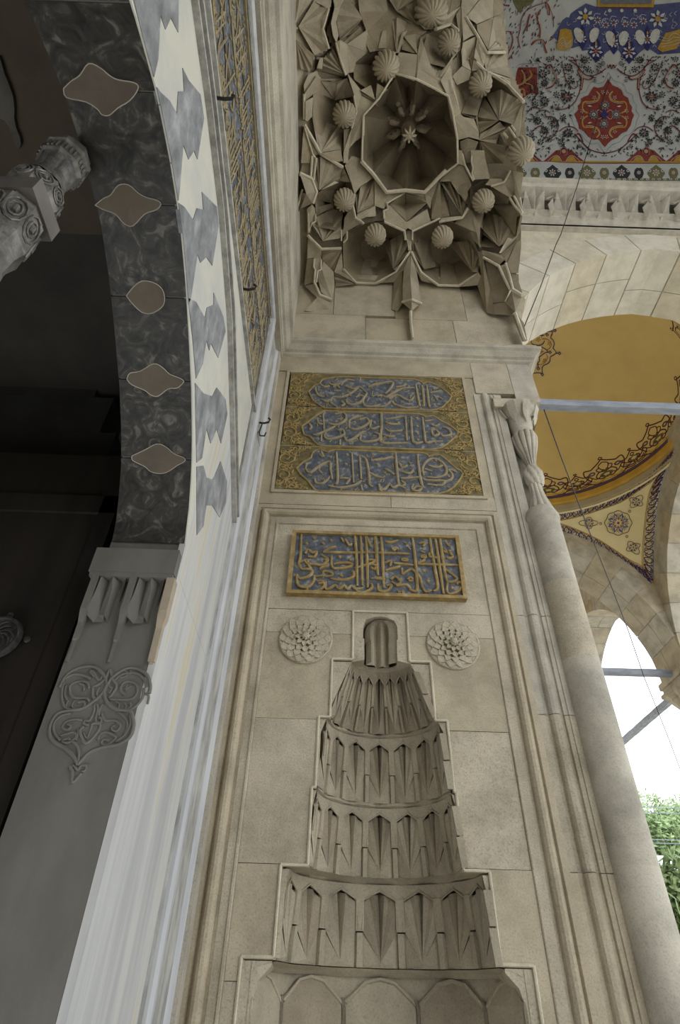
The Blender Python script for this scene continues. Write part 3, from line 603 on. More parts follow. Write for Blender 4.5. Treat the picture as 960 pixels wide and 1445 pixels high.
tag(m.build('canopy_roof', AWN), 'bright white canopy roof below the trees', 'roof')
m = MB(); m.box(a_[0] - 6, a_[0] + 14, 23.0, 23.3, 0, b_[2] - .1); tag(m.build('garden_building', YELP), 'low pale yellow building under the white canopy roof', 'building')
c = on(1, 12, 962, 1270); t = thing('potted_shrub', 'spiky green shrub beside the colonette at the right edge', 'shrub', (c[0], 12, 0))
leafmass(c, .75, .7, .85, 900, .13, 4, LEAF, t); m = MB(); m.tube([(c[0], 12, 0), (c[0], 12, c[2])], .05, 8); m.build('stem', BARK, t)
for (y0, y1, lab) in ((1139, 1141, 'topmost power line over the trees'), (1147, 1148, 'second power line over the trees'), (1184, 1187, 'third power line, at the foot of the trees'), (1189, 1192, 'lowest power line, just above the canopy roof')):
    p0, p1 = on(1, 20, 895, y0), on(1, 20, 1010, y1); m = MB(); m.tube([p0 - (p1 - p0) * 1.5, p0, p1, p1 + (p1 - p0) * 2], .011, 5); tag(m.build('power_line', RODM), lab, 'wire')
# ================================================================ door wall
def yz(pts, x): return [(x, p[0], p[1]) for p in pts]
def AZf(y):      # intrados of the door arch
    a = [(0, 3.378), (.16, 3.366), (.31, 3.31), (.45, 3.235), (.60, 3.145), (.72, 3.05), (.80, 2.97), (.86, 2.88), (.90, 2.81), (.92, 2.74)]
    d = abs(y - YC)
    for (p, q) in zip(a, a[1:]):
        if d <= q[0]: return p[1] + (q[1] - p[1]) * (d - p[0]) / (q[0] - p[0])
    return 2.74
def BZf(y):      # segmental moulding above it
    a = [(0, 3.925), (.34, 3.905), (.73, 3.80), (1.12, 3.567), (1.52, 3.30), (1.9, 3.0)]
    d = abs(y - YC)
    for (p, q) in zip(a, a[1:]):
        if d <= q[0]: return p[1] + (q[1] - p[1]) * (d - p[0]) / (q[0] - p[0])
    return 3.0
YE = 2.10
wall_left = empty_struct('wall_left', (XW, YC, 0))
def col_strip(m, ys, lo, hi, x0, x1):
    for a_, b_ in zip(ys, ys[1:]):
        q = [(a_, lo(a_)), (b_, lo(b_)), (b_, hi(b_)), (a_, hi(a_))]
        m.prism(yz(q, x0), yz(q, x1))
ys = list(np.linspace(-.32, 1.52, 41))
m = MB(); col_strip(m, ys, AZf, lambda y: BZf(y), XW, XW - .004); m.build('arch_facing', MARBY, wall_left)
m = MB(); col_strip(m, list(np.linspace(1.52, YE, 12)), lambda y: 2.62, lambda y: BZf(y), XW, XW - .02); m.build('arch_shoulder', MARB, wall_left)
m = MB(); m.box(XW - .02, XW, 1.52, YE, 0, 2.619); m.build('jamb_facing', MARB, wall_left)
m = MB(); m.box(XW - .02, XW, -.95, -.32, 0, 3.0); m.build('jamb_facing', MARB, wall_left)
m = MB(); col_strip(m, list(np.linspace(-.95, YE, 40)), lambda y: BZf(y) + .05, lambda y: 4.19, XW - .012, XW - .05); m.build('spandrel', MARBY, wall_left)
# moulding following the arch: two fillets and a hollow
m = MB(); yy = list(np.linspace(-.9, YE, 46))
for (o0, o1, px_) in ((-.006, .012, .022), (.030, .052, .030), (.068, .080, .012)):
    m.grid([[(XW - .01, y, BZf(y) + o0) for y in yy], [(XW + px_, y, BZf(y) + o0 + .002) for y in yy], [(XW + px_, y, BZf(y) + o1 - .002) for y in yy], [(XW - .01, y, BZf(y) + o1) for y in yy]])
m.build('arch_moulding', FRAME, wall_left)
m = MB(); m.box(XW - .3, XW - .045, -1.2, 2.6, 4.0, 7.6); m.box(XW - .3, XW - .03, YE, 2.6, 0, 4.2); m.box(-1.0, XW - .052, 1.9, 3.2, 0, 4.4)
col_strip(m, list(np.linspace(-.95, YE, 12)), lambda y: BZf(y) + .02, lambda y: 4.2, XW - .05, XW - .24)
m.build('core_masonry', LIMEG, wall_left)
# interlocking grey marble voussoirs on the face
C1 = win(0, 0, 2.4); C3 = win(0, 380, 2.4)
grey = [C1([(440, -60), (620, -60), (606, 0), (605, 110), (580, 60), (562, 100), (545, 50), (537, 200), (517, 268), (480, 120)]),
        C1([(520, 310), (545, 312), (575, 340), (600, 385), (605, 310), (625, 310), (620, 230), (640, 272), (680, 320), (692, 400), (670, 540), (658, 510), (640, 540), (622, 490), (610, 640), (600, 690), (585, 690), (560, 560), (535, 420)]),
        C1([(600, 700), (625, 700), (655, 745), (668, 705), (690, 710), (685, 650), (735, 700), (742, 760), (720, 900), (700, 870), (680, 890), (670, 860), (655, 960), (648, 1010), (635, 1040), (624, 950), (610, 830)]),
        C3([(638, 98), (665, 110), (695, 165), (702, 130), (725, 120), (725, 80), (757, 160), (765, 210), (740, 300), (715, 250), (710, 275), (700, 240), (688, 320), (665, 370), (655, 250)]),
        C3([(662, 385), (690, 420), (720, 430), (735, 400), (765, 440), (771, 490), (750, 590), (735, 540), (715, 590), (700, 540), (685, 640), (667, 655)]),
        C3([(667, 668), (690, 665), (700, 705), (720, 712), (728, 700), (748, 650), (770, 720), (766, 790), (745, 840), (720, 800), (700, 800), (690, 870), (668, 900)])]
for g_ in grey:
    P = [on(0, XW + .0025, *p) for p in g_]
    P = [(q[0], q[1], max(q[2], AZf(q[1]) + .002)) for q in P]
    m = MB(); m.prism([(XW + .0025, q[1], q[2]) for q in P], [(XW - .01, q[1], q[2]) for q in P]); m.build('voussoir', MARBG, wall_left)
# soffit: dark marble blocks, brown lozenges at the joints
XI = -.742
def sof(px, py, lift=0.004):
    r = ray(px, py); r = r / np.linalg.norm(r); a_ = .5; f = lambda t: (CAM + r * t)[2] - AZf((CAM + r * t)[1]) if (CAM + r * t)[1] < 1.52 else 1
    lo, hi = .3, 6.0
    for _ in range(40):
        c = (lo + hi) / 2
        if f(c) < 0: lo = c
        else: hi = c
    return CAM + r * (lo - lift)
loz = [C1([(215, 300), (240, 275), (270, 255), (300, 215), (340, 230), (370, 255), (400, 270), (455, 280), (468, 300), (440, 340), (400, 365), (370, 390), (345, 388), (330, 370), (290, 345), (225, 330)]),
       C1([(322, 695), (350, 672), (375, 660), (400, 628), (435, 626), (470, 655), (500, 670), (530, 678), (545, 690), (530, 710), (490, 725), (450, 765), (420, 757), (390, 725), (350, 710)]),
       C3([(428, 90), (450, 62), (480, 40), (520, 45), (545, 62), (556, 85), (556, 115), (540, 135), (510, 150), (480, 145), (450, 118)]),
       C3([(430, 372), (440, 352), (475, 345), (520, 320), (550, 332), (575, 355), (612, 370), (622, 382), (600, 402), (570, 405), (535, 430), (510, 425), (490, 410), (445, 390)]),
       C3([(447, 632), (490, 612), (530, 592), (560, 600), (590, 625), (622, 638), (626, 650), (600, 665), (570, 685), (542, 692), (510, 685), (490, 668), (450, 648)])]
jy = sorted([float(np.mean([sof(*p)[1] for p in L])) for L in loz[:5]])
cuts = [-.32, -.1, .25] + jy + [1.52]
for a_, b_ in zip(cuts, cuts[1:]):
    m = MB(); g = .0025; ys2 = list(np.linspace(a_ + g, b_ - g, 10)) if b_ < 1.5 else list(np.linspace(a_ + g, 1.44, 6)) + [1.46, 1.48, 1.50, 1.51, 1.5195]; col_strip(m, ys2, AZf, lambda y: AZf(y) + .12, XW - .0045, XI); m.build('soffit_block', VERDE, wall_left)
m = MB(); col_strip(m, list(np.linspace(-.32, 1.519, 300)), lambda y: AZf(y) + .006, lambda y: AZf(y) + .3, XW - .006, XI + .003); m.build('soffit_mortar', JAMB, wall_left)
for L in loz:
    c = (sum(p[0] for p in L) / len(L), sum(p[1] for p in L) / len(L)); L = smoothp(L + L[:1], 3)[:-1]; T = [tuple(sof(*p, .003)) for p in L]; B = [tuple(sof(*p, -.02)) for p in L]
    m = MB(); m.prism(T, B, cap=False); m.add([tuple(sof(*c, .003))] + T, [(0, 1 + i, 1 + (i + 1) % len(T)) for i in range(len(T))]); m.build('lozenge_inlay', BROWN, wall_left)
    m = MB(); m.tube([tuple(sof(*p, .0035)) for p in L + L[:1]], .0014, 4); m.build('lozenge_joint', LIMEG, wall_left)
hl = [on(1, 1.5145, *p) for p in C3(smoothp([(450, 893), (480, 880), (510, 858), (535, 848), (560, 856), (580, 875), (620, 893)], 3))]
m = MB(); m.prism([tuple(q) for q in hl], [(q[0], q[1] + .02, q[2]) for q in hl]); m.build('lozenge_inlay', JAMB, wall_left)
# jamb with small stalactite capital and carved arabesque
YJ = 1.52
jamb = empty_struct('door_1_jamb', (-.63, 1.6, 0))
jamb.name = 'trim_1'
m = MB(); m.box(-.757, XW - .021, YJ, 1.92, 0, 2.585); m.box(-.745, XW - .021, YJ + .004, 1.92, 2.69, 2.745); m.build('jamb_stone', JAMB, jamb)
m = MB(); m.prism([(-.765, 1.485, 2.60), (-.765, 1.485, 2.69), (-.765, 1.60, 2.69), (-.765, 1.60, 2.60)], [(-.502, 1.485, 2.60), (-.502, 1.485, 2.69), (-.502, 1.60, 2.69), (-.502, 1.60, 2.60)])
m.prism([(-.76, 1.487, 2.585), (-.76, 1.487, 2.60), (-.76, 1.6, 2.60), (-.76, 1.6, 2.585)], [(-.505, 1.487, 2.585), (-.505, 1.487, 2.60), (-.505, 1.6, 2.60), (-.505, 1.6, 2.585)])
m.build('abacus', JAMB, jamb)
def jp(x, z, d): return (x, YJ - d, z)
for i, x0 in enumerate((-.757, -.640, -.523)):      # three bracket ribs; cells hang between them
    w_ = .117 if i < 2 else .02
    m = MB()
    rib = [(.034, 2.585), (.034, 2.47), (.030, 2.455), (.018, 2.43), (.016, 2.38), (.010, 2.375), (.010, 2.315), (0, 2.315)]
    rw = [.02, .02, .02, .014, .013, .008, .007, .007]
    L = [jp(x0 + .008 - 0, z, d) for (d, z) in rib]; R = [jp(x0 + .008 + q, z, d) for (d, z), q in zip(rib, rw)]
    L0 = [jp(x0 + .008, z, -.002) for (d, z) in rib]; R0 = [jp(x0 + .008 + q, z, -.002) for (d, z), q in zip(rib, rw)]
    m.grid([L0, L, R, R0]); m.build('stalactite_bracket', JAMB if i < 2 else RUST, jamb)
    if i < 2:
        a = x0 + .028; f = [(a + .03, 2.46, .012), (a - .004, 2.47, .03), (a + .004, 2.52, .030), (a + .008, 2.583, .032), (a + .024, 2.583, .006), (a + .045, 2.583, .034), (a + .052, 2.54, .030), (a + .050, 2.455, .022)]
        m = MB(); V_ = [jp(*((q[0], q[1], q[2]))) for q in f]; m.add(V_, [(0, k, k + 1) for k in range(1, 7)]); m.add([jp(a - .004, 2.47, .03), jp(a - .002, 2.455, .022), jp(a + .022, 2.435, .012), jp(a + .05, 2.44, .010), jp(a + .05, 2.455, .022), jp(a + .03, 2.46, .012)], [(0, 1, 2, 5), (5, 2, 3, 4)])
        m.add([jp(a + .05, 2.455, .022), jp(a + .052, 2.54, .03), jp(a + .045, 2.583, .034), jp(a + .062, 2.583, -.001), jp(a + .060, 2.44, -.001)], [(0, 1, 2, 3, 4)])
        m.add([jp(a + .066, 2.583, .0), jp(a + .084, 2.583, .028), jp(a + .074, 2.50, .0)], [(0, 1, 2)]); m.build('stalactite_cell', JAMB, jamb)
pf_ = [(YJ + .01, 2.32), (1.505, 2.32), (1.502, 2.42), (1.488, 2.46), (1.486, 2.585), (YJ + .01, 2.585)]; m = MB(); m.prism([(-.520, a, b) for a, b in pf_], [(-.5015, a, b) for a, b in pf_]); m.build('end_bracket', RUST, jamb)
J = win(60, 930, 6)
ara = thing('carved_arabesque', 'heart shaped interlaced arabesque carved on the dark door jamb', 'carving', (-.62, YJ, 2.0))
jl = [([(300, 900), (270, 830), (200, 760), (100, 700), (60, 630), (75, 540), (130, 460), (240, 435), (340, 420), (420, 370), (500, 300), (560, 200), (600, 150), (700, 85), (790, 80), (880, 130), (912, 220), (905, 290)], 2.2),
      ([(300, 900), (330, 860), (400, 790), (520, 745), (640, 725), (730, 670), (768, 590), (765, 500), (740, 440), (640, 430), (560, 380), (525, 290), (545, 200), (500, 110), (430, 65), (330, 70), (240, 110), (180, 170), (150, 240)], 2.2),
      ([(150, 690), (100, 620), (100, 540), (160, 480), (240, 460)], 1.6), ([(300, 880), (310, 800), (290, 730), (250, 700)], 1.8), ([(740, 470), (745, 550), (700, 640), (620, 700)], 1.6), ([(640, 450), (700, 500), (720, 570), (690, 640)], 1.4),
      ([(180, 200), (165, 300), (180, 390), (240, 430), (320, 430), (360, 390), (340, 360), (300, 370)], 1.8), ([(400, 360), (370, 330), (280, 330), (235, 290), (240, 220), (310, 190), (380, 200), (395, 250)], 1.7), ([(310, 205), (350, 225), (350, 270)], 1.5), ([(200, 220), (190, 300), (210, 350)], 1.4),
      ([(570, 340), (680, 345), (770, 330), (805, 270), (790, 210), (720, 190), (670, 220), (665, 270), (700, 300)], 1.7), ([(860, 250), (845, 330), (790, 400), (740, 430)], 1.7), ([(560, 370), (620, 420), (700, 430), (750, 400), (740, 370)], 1.5), ([(620, 360), (650, 380), (640, 420)], 1.2), ([(690, 370), (710, 400), (690, 430)], 1.2), ([(720, 220), (700, 260), (730, 240), (760, 230)], 1.3),
      ([(220, 350), (200, 400), (230, 430)], 1.3), ([(270, 350), (250, 400), (280, 430)], 1.3), ([(520, 120), (480, 180), (430, 110), (400, 100), (440, 150)], 1.6), ([(180, 170), (270, 130), (350, 140), (410, 170)], 1.8), ([(600, 190), (680, 130), (790, 120), (860, 170), (880, 240)], 1.6), ([(690, 95), (720, 130), (700, 150), (650, 160)], 1.3), ([(740, 95), (750, 120), (730, 130)], 1.2),
      ([(570, 85), (530, 170), (470, 220), (430, 240), (430, 320), (470, 340)], 1.9), ([(570, 85), (600, 180), (630, 230), (590, 300), (560, 330)], 1.9), ([(480, 240), (460, 300), (500, 330)], 1.4), ([(575, 150), (560, 220), (590, 250), (560, 290)], 1.4),
      ([(440, 380), (440, 440), (400, 520), (360, 520), (350, 550), (400, 560)], 1.7), ([(460, 380), (470, 430), (450, 520), (490, 540), (500, 510), (480, 490)], 1.7), ([(510, 380), (480, 440), (480, 480)], 1.5), ([(410, 560), (450, 540), (490, 560), (460, 630), (370, 715), (325, 640), (320, 600), (355, 570)], 1.9), ([(420, 560), (400, 620), (375, 670), (345, 620)], 1.3),
      ([(340, 520), (280, 510), (200, 530), (170, 580), (210, 600), (240, 570), (210, 550)], 1.6), ([(500, 460), (530, 520), (610, 520), (660, 560), (630, 610), (590, 600), (590, 570), (610, 570)], 1.6), ([(150, 650), (220, 630), (260, 620), (290, 650), (240, 700), (190, 710), (170, 690), (220, 670), (235, 690)], 1.6), ([(470, 690), (490, 640), (540, 620), (620, 660), (590, 700), (540, 730), (500, 710), (520, 680), (560, 690)], 1.6),
      ([(300, 590), (300, 640), (280, 690)], 1.4), ([(230, 940), (260, 900), (300, 940), (330, 900), (370, 905), (360, 945), (330, 950)], 1.6), ([(230, 905), (255, 950), (258, 1045), (330, 965)], 1.8), ([(860, 290), (900, 310), (890, 380)], 1.4)]
m = MB()
for L, wd in jl: m.tube([tuple(on(1, YJ - .001, *p)) for p in J(smoothp(L, 4))], wd * .0023, 6)
m.build('interlace', JAMB, ara, smooth=True)
# dark passage behind the doorway, wooden leaf, hanging carved post
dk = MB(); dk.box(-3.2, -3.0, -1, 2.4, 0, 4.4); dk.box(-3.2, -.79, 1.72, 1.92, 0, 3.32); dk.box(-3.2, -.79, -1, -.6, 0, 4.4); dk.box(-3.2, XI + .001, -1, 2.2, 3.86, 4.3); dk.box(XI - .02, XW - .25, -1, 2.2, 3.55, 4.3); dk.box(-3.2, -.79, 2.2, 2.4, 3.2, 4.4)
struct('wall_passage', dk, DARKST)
pas = empty_struct('wall_inner_arch', (-1.6, 1.8, 3.2))
bx = [(-2.9, -1.02, 3.32, 3.55), (-2.9, -1.10, 3.555, 3.80), (-2.9, -1.20, 3.805, 3.86)]
INN = mat('dim_passage_ashlar', (.052, .05, .047), (.035, .033, .031), 3.0, bump=.15)  # dimness inside the doorway is put into the ashlar colour
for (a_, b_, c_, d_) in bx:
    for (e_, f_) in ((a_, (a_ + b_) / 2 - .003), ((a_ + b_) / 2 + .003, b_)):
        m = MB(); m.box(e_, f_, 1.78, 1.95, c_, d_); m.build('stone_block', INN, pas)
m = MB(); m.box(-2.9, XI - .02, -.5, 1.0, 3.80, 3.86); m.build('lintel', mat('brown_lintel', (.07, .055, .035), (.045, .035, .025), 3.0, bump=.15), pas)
leaf = thing('door_leaf', 'black wooden door leaf with a round carved boss, left of the dark jamb', 'door', (-1.3, 1.62, 0))
m = MB(); m.box(-1.95, -.80, 1.60, 1.66, .05, 3.22); m.build('panel', WOOD, leaf)
for (a_, b_, c_, d_) in ((-1.95, -1.86, .05, 3.2), (-1.30, -1.24, .05, 3.0), (-.86, -.80, .05, 3.2), (-1.95, -.8, 2.92, 3.0), (-1.6, -1.52, 2.2, 3.0)):
    m = MB(); m.box(a_, b_, 1.588, 1.60, c_, d_); m.build('rail', WOOD, leaf)
BO = mat('dark_carved_metal', (.06, .055, .05), (.025, .022, .02), 60, rough=.45, bump=.6, bscale=90)
b_ = on(1, 1.588, -2, 900)
m = MB(); m.lathe([(.001, .012), (.055, .010), (.060, .016), (.066, .014), (.070, 0)], 28); m.v = [(b_[0] + x, 1.588 - z, b_[2] + y) for (x, y, z) in m.v]; ob = m.build('boss', BO, leaf)
m = MB()
for k in range(10):
    t = 2 * pi * k / 10; m.tube([(b_[0] + .05 * cos(t + q * .9) * (1 - q * .5), 1.574, b_[2] + .05 * sin(t + q * .9) * (1 - q * .5)) for q in (0, .3, .6, .9, 1.2, 1.5)], .0028, 5)
m.build('boss_tracery', BO, ob)
for (x_, y_) in ((38, 902), (14, 868)):
    c = on(1, 1.586, x_, y_); m = MB(); m.lathe([(.001, .006), (.008, .005), (.010, 0)], 12); m.v = [(c[0] + x, 1.588 - z, c[2] + y) for (x, y, z) in m.v]; m.build('stud', BO, leaf)
m = MB(); m.box(-.797, -.788, 1.602, 1.655, .05, 2.40); m.build('lit_edge_strip', mat('lit_leaf_edge', (.20, .22, .30), bump=0), leaf)  # light on the leaf's edge, painted as a pale bluish strip
post = thing('carved_post', 'grey carved octagonal post with a square plate, standing in the doorway arch', 'post', (-.77, .585, 2.2))
PX, PY = -.77, .585
m = MB(); m.lathe([(.052, 3.36), (.052, 3.335), (.062, 3.33), (.062, 3.315), (.054, 3.31), (.058, 3.30), (.058, 3.262), (.050, 3.255), (.050, 3.245)], 8, (PX, PY, 0), a0=pi / 8, a1=pi / 8 + 2 * pi); m.build('top_collar', BRONZE, post)
m = MB()
for k in range(8):
    t = 2 * pi * k / 8
    for q in (-1, 0, 1): m.tube([(PX + .055 * cos(t) - q * .011 * sin(t), PY + .055 * sin(t) + q * .011 * cos(t), z) for z in (3.268, 3.282, 3.296)], [.003, .0045, .003], 5)
m.build('collar_beads', BRONZE, post)
m = MB(); m.lathe([(.046, 3.245), (.040, 3.19), (.050, 3.13), (.056, 3.12)], 48, (PX, PY, 0), mod=lambda t, z: 1 + .06 * abs(sin(4 * t))); m.build('fluted_neck', BRONZE, post)
m = MB(); m.lathe([(.056, 3.12), (.063, 3.11), (.063, 3.06), (.060, 3.05), (.052, 3.03)], 8, (PX, PY, 0), a0=pi / 8, a1=pi / 8 + 2 * pi); m.build('upper_drum', BRONZE, post)
m = MB()
for k in range(8):
    t = 2 * pi * k / 8
    for rr in (.021, .012): m.tube([(PX + .060 * cos(t) - rr * cos(u) * sin(t), PY + .060 * sin(t) + rr * cos(u) * cos(t), 3.085 + rr * 1.1 * sin(u)) for u in [2 * pi * j / 10 for j in range(11)]], .0028, 5)
    m.tube([(PX + .061 * cos(t), PY + .061 * sin(t), z) for z in (3.078, 3.092)], .005, 6)
    for rr in (.023, .013): m.tube([(PX + .064 * cos(t) - rr * cos(u) * sin(t), PY + .064 * sin(t) + rr * cos(u) * cos(t), 2.90 + rr * 2.0 * sin(u)) for u in [2 * pi * j / 10 for j in range(11)]], .003, 5)
    m.tube([(PX + .064 * cos(t), PY + .064 * sin(t), z) for z in (2.888, 2.912)], .006, 6)
m.build('carved_rosettes', BRONZE, post)['kind'] = 'stuff'
m = MB(); m.box(PX - .06, PX + .06, PY - .06, PY + .06, 2.975, 3.035); m.build('square_plate', mat('plain_grey_plate', (.16, .145, .13), (.11, .10, .09), 6, rough=.5, bump=.1), post)
m = MB(); m.lathe([(.058, 2.975), (.058, 2.962), (.066, 2.955), (.068, 2.84), (.058, 2.80), (.056, 2.74), (.062, 2.73), (.062, 2.2)], 8, (PX, PY, 0), a0=pi / 8, a1=pi / 8 + 2 * pi); m.build('lower_drum', BRONZE, post)
sc = [win(0, 0, 4.8)([q])[0] for q in ((-10, 380), (8, 420), (30, 500), (55, 560), (75, 610), (90, 660), (98, 740), (95, 800), (110, 870), (135, 930), (142, 975), (128, 1008), (105, 985), (85, 930), (60, 860), (30, 815), (-10, 800))]
P = [on(2, 3.78, *q) for q in sc]
m = MB(); m.prism([tuple(q) for q in P], [(q[0], q[1], q[2] + .018) for q in P]); tag(m.build('scalloped_plate', mat('worn_grey_plate', (.10, .095, .075), (.06, .055, .045), 8, bump=.2)), 'pale scalloped plate with a bolt under the dark lintel, top left', 'plate')
SMOOTHM = mat('smooth_white_marble', (.52, .525, .535), (.40, .405, .42), 12, rough=.5, bump=.06, stretch=(1, 1, .15))
# inscription band, frame mouldings of the door wall, hooks
ins = thing('inscription_band', 'long blue and gold calligraphy band above the door arch', 'inscription', (XW, .6, 4.19))
m = MB(); m.box(XW - .044, XW - .02, -1.2, 2.43, 4.20, 5.14); m.build('ground', BLUEG, ins)
m = MB(); m.box(XW - .05, XW - .006, -1.2, 2.40, 4.225, 4.25); m.box(XW - .05, XW - .006, -1.2, 2.46, 5.095, 5.115); m.build('border', LETG, ins)
m = MB(); m.box(XW - .05, XW + .006, -1.0, 2.42, 4.175, 4.195); m.build('ledge', FRAME, ins)
r_ = random.Random(3); m = MB(); y_ = .25
def wr(L, wd): m.tube([(XW - .016, a, b) for (a, b) in smoothp(L, 3)], wd, 5)
while y_ < 2.36:
    for base in (4.30, 4.70):
        h = r_.uniform(.2, .38); k = r_.choice('aabscdl')
        if k == 'a': wr([(y_, base), (y_ + .004, base + h)], .0052)
        elif k == 'l': wr([(y_, base + h), (y_ + .003, base + .06), (y_ + .03, base + .01), (y_ + .07, base + .04)], .0052)
        elif k == 'b': wr([(y_, base + .12), (y_ + .03, base + .03), (y_ + .10, base + .02), (y_ + .13, base + .10)], .0052)
        elif k == 's': wr([(y_, base + .10), (y_ + .02, base + .03), (y_ + .05, base + .1), (y_ + .07, base + .03), (y_ + .10, base + .1)], .0052)
        elif k == 'c': wr([(y_ + .08, base + .24), (y_ + .02, base + .2), (y_ + .08, base + .12), (y_ + .02, base + .02), (y_ + .1, base)], .0052)
        elif k == 'd': wr([(y_, base + .30), (y_ + .05, base + .22), (y_ + .01, base + .17)], .0052); wr([(y_ + .02, base + .05), (y_ + .05, base + .08), (y_ + .06, base + .02), (y_ + .02, base + .04)], .0052)
        if r_.random() < .5: wr([(y_ + .03, base + .33), (y_ + .05, base + .36)], .0052)
        if r_.random() < .3: wr([(y_ - .05, base + .2), (y_ + .12, base + .2)], .0052)
    y_ += r_.uniform(.016, .028)
m.build('raised_lettering', LETG, ins)
def mfold(prof, y0, z0, ylo, name, mt, ybot=0.0):
    """moulding running up the corner of the door wall and turning back above the band; prof = (u, proud)"""
    m = MB(); rows = []
    for path in range(3):
        rows.append([((XW + d), (y0 + u), ybot) if path == 0 else ((XW + d), (y0 + u), (z0 + u)) if path == 1 else ((XW + d), ylo, (z0 + u)) for (u, d) in prof])
    m.grid(rows); return m.build(name, mt, wall_left)
mfold([(0, 0), (.006, -.016), (.046, -.018), (.052, .0)], YE, 5.12, -1.0, 'frame_groove', FRAME)
mfold([(.052, -.004), (.056, .010), (.070, .020), (.090, .020), (.104, .010), (.108, -.010)], YE, 5.12, -1.0, 'frame_torus', SMOOTHM)
mfold([(.108, -.014), (.140, -.016), (.146, .008), (.158, .010), (.162, -.002)], YE, 5.12, -1.0, 'frame_fillet', FRAME)
mfold([(.162, -.002), (.24, .000), (.32, .004)], YE, 5.12, -1.0, 'frame_flat', FRAME)
mfold([(.32, .004), (.335, .018), (.355, .030), (.40, .037)], YE, 5.12, -1.0, 'frame_outer_fillet', SMOOTHM)
m = MB(); m.box(-.56, -.455, -1.0, 2.502, 5.212, 5.56); m.box(-.56, -.4635, 2.44, 2.502, 0, 5.5); m.build('frame_backing', LIMEG, wall_left)
for (x_, y_, k) in ((305, 137, 0), (342, 407, 0), (366, 596, 1)):
    c = on(0, XW, x_, y_); m = MB()
    m.tube([(XW - .03, c[1], c[2]), (XW + .03, c[1] + .005, c[2]), (XW + .055, c[1] + .005, c[2] + .01), (XW + .062, c[1] + .005, c[2] + .035), (XW + .052, c[1] + .005, c[2] + .048)], .0065, 6)
    if k: m.tube([(XW + .02, c[1], c[2] - .005), (XW + .012, c[1] - .01, c[2] - .10), (XW + .02, c[1] - .01, c[2] - .13), (XW + .045, c[1], c[2] - .12), (XW + .05, c[1], c[2] - .09)], .0045, 6)
    tag(m.build('iron_hook', IRON), ('black iron hook by the calligraphy band, topmost in the picture', 'black iron hook at the middle of the calligraphy band', 'double iron hook at the lower end of the calligraphy band')[(x_ > 320) + (x_ > 350)], 'hook', 'hooks below the calligraphy band')
# upper door wall and cornice round the corner
ub = empty_struct('wall_left_upper', (XW, .6, 5.5)); 
for i, (z0, z1) in enumerate(((5.54, 5.93), (5.935, 6.35), (6.355, 6.8), (6.805, 7.3))):
    for (a_, b_) in zip([-1.2 + .3 * (i % 2), .4, 1.1, 1.8, 2.5], [.396, 1.096, 1.796, 2.496]):
        m = MB(); m.box(XW, -.445, max(-1.2, a_ + .002), b_, z0, z1); m.build('stone_block', LIMEG, ub)

# ================================================================ niche wall
wall_right = empty_struct('wall_right', (.22, YN, 0))
CXN = .22
# niche outline (half widths measured on the wall): z0, z1, xl, xr
TIER = [(0, 1.715, -.275, .715), (1.715, 1.992, -.165, .604), (1.992, 2.268, -.066, .508), (2.268, 2.557, -.052, .500), (2.557, 2.832, -.003, .448), (2.832, 3.092, .094, .350)]
def outl(z, side):
    for (a_, b_, l, r) in TIER:
        if a_ <= z < b_: return r if side > 0 else l
    return None
PL, PR, ZP = -.335, .772, 3.645
def course(z0, z1, x0, x1, side, mt):
    """one ashlar of the panel, cut round the stepped niche"""
    lv = [z0] + [t[1] for t in TIER if z0 < t[1] < z1] + [z1]; e = []
    for a_, b_ in zip(lv, lv[1:]):
        o = outl((a_ + b_) / 2, side)
        o = (x0 if side > 0 else x1) if o is None else o + side * .0
        e += [(o, a_), (o, b_)]
    g = .0011
    if side > 0: poly = [(max(p[0], x0), p[1]) for p in e] + [(x1 - g, z1), (x1 - g, z0)]
    else: poly = [(min(p[0], x1), p[1]) for p in e] + [(x0 + g, z1), (x0 + g, z0)]
    poly = [(p[0], min(max(p[1], z0 + g), z1 - g)) for p in poly]
    out = [poly[0]]
    for p in poly[1:]:
        if math.dist(p, out[-1]) > 1e-5: out.append(p)
    d = random.uniform(-.0015, .0015)
    m = MB(); m.prism([(p[0], YN + .008 + d, p[1]) for p in out], [(p[0], YN + .34, p[1]) for p in out]); m.build('stone_block', mt, wall_right)
zc = [0, .55, 1.1, 1.655, 2.0, 2.55, 2.97, 3.30]
zr = [0, .5, 1.05, 1.5, 2.005, 2.52, 2.97, 3.30]
SM = [LIME, LIME2, LIME, LIME2]
for i, (a_, b_) in enumerate(zip(zc, zc[1:])): course(a_, b_, PL, CXN, -1, SM[i % 4]) if b_ < 3.0 else None
for i, (a_, b_) in enumerate(zip(zr, zr[1:])): course(a_, b_, CXN, PR, 1, SM[(i + 2) % 4]) if b_ < 3.0 else None
course(2.97, 3.1, PL, CXN, -1, LIME); course(2.97, 3.1, CXN, PR, 1, LIME)
m = MB(); m.box(PL, PR, YN + .008, YN + .3, 3.102, ZP); m.build('stone_block', LIME, wall_right)
m = MB(); m.box(-.7, 1.2, YN + .42, YN + .5, 0, 7.6); m.build('core_masonry', LIMEG, wall_right)
def fold3(prof, mt, name, top, cx=CXN, zb=0.0, parent=None, half=None):
    """profile swept up the left side, across, and down the right; prof=(u outward from the panel edge, proud)"""
    m = MB(); l, r = PL, PR
    rows = [[(l - u, YN - d, zb) for (u, d) in prof], [(l - u, YN - d, top + u) for (u, d) in prof], [(r + u, YN - d, top + u) for (u, d) in prof], [(r + u, YN - d, zb) for (u, d) in prof]]
    m.grid(rows); return m.build(name, mt, parent or wall_right)
fold3([(0, -.009), (0, -.004), (.004, .0), (.012, .0), (.014, -.006), (.045, -.006)], LIME, 'panel_border', ZP)
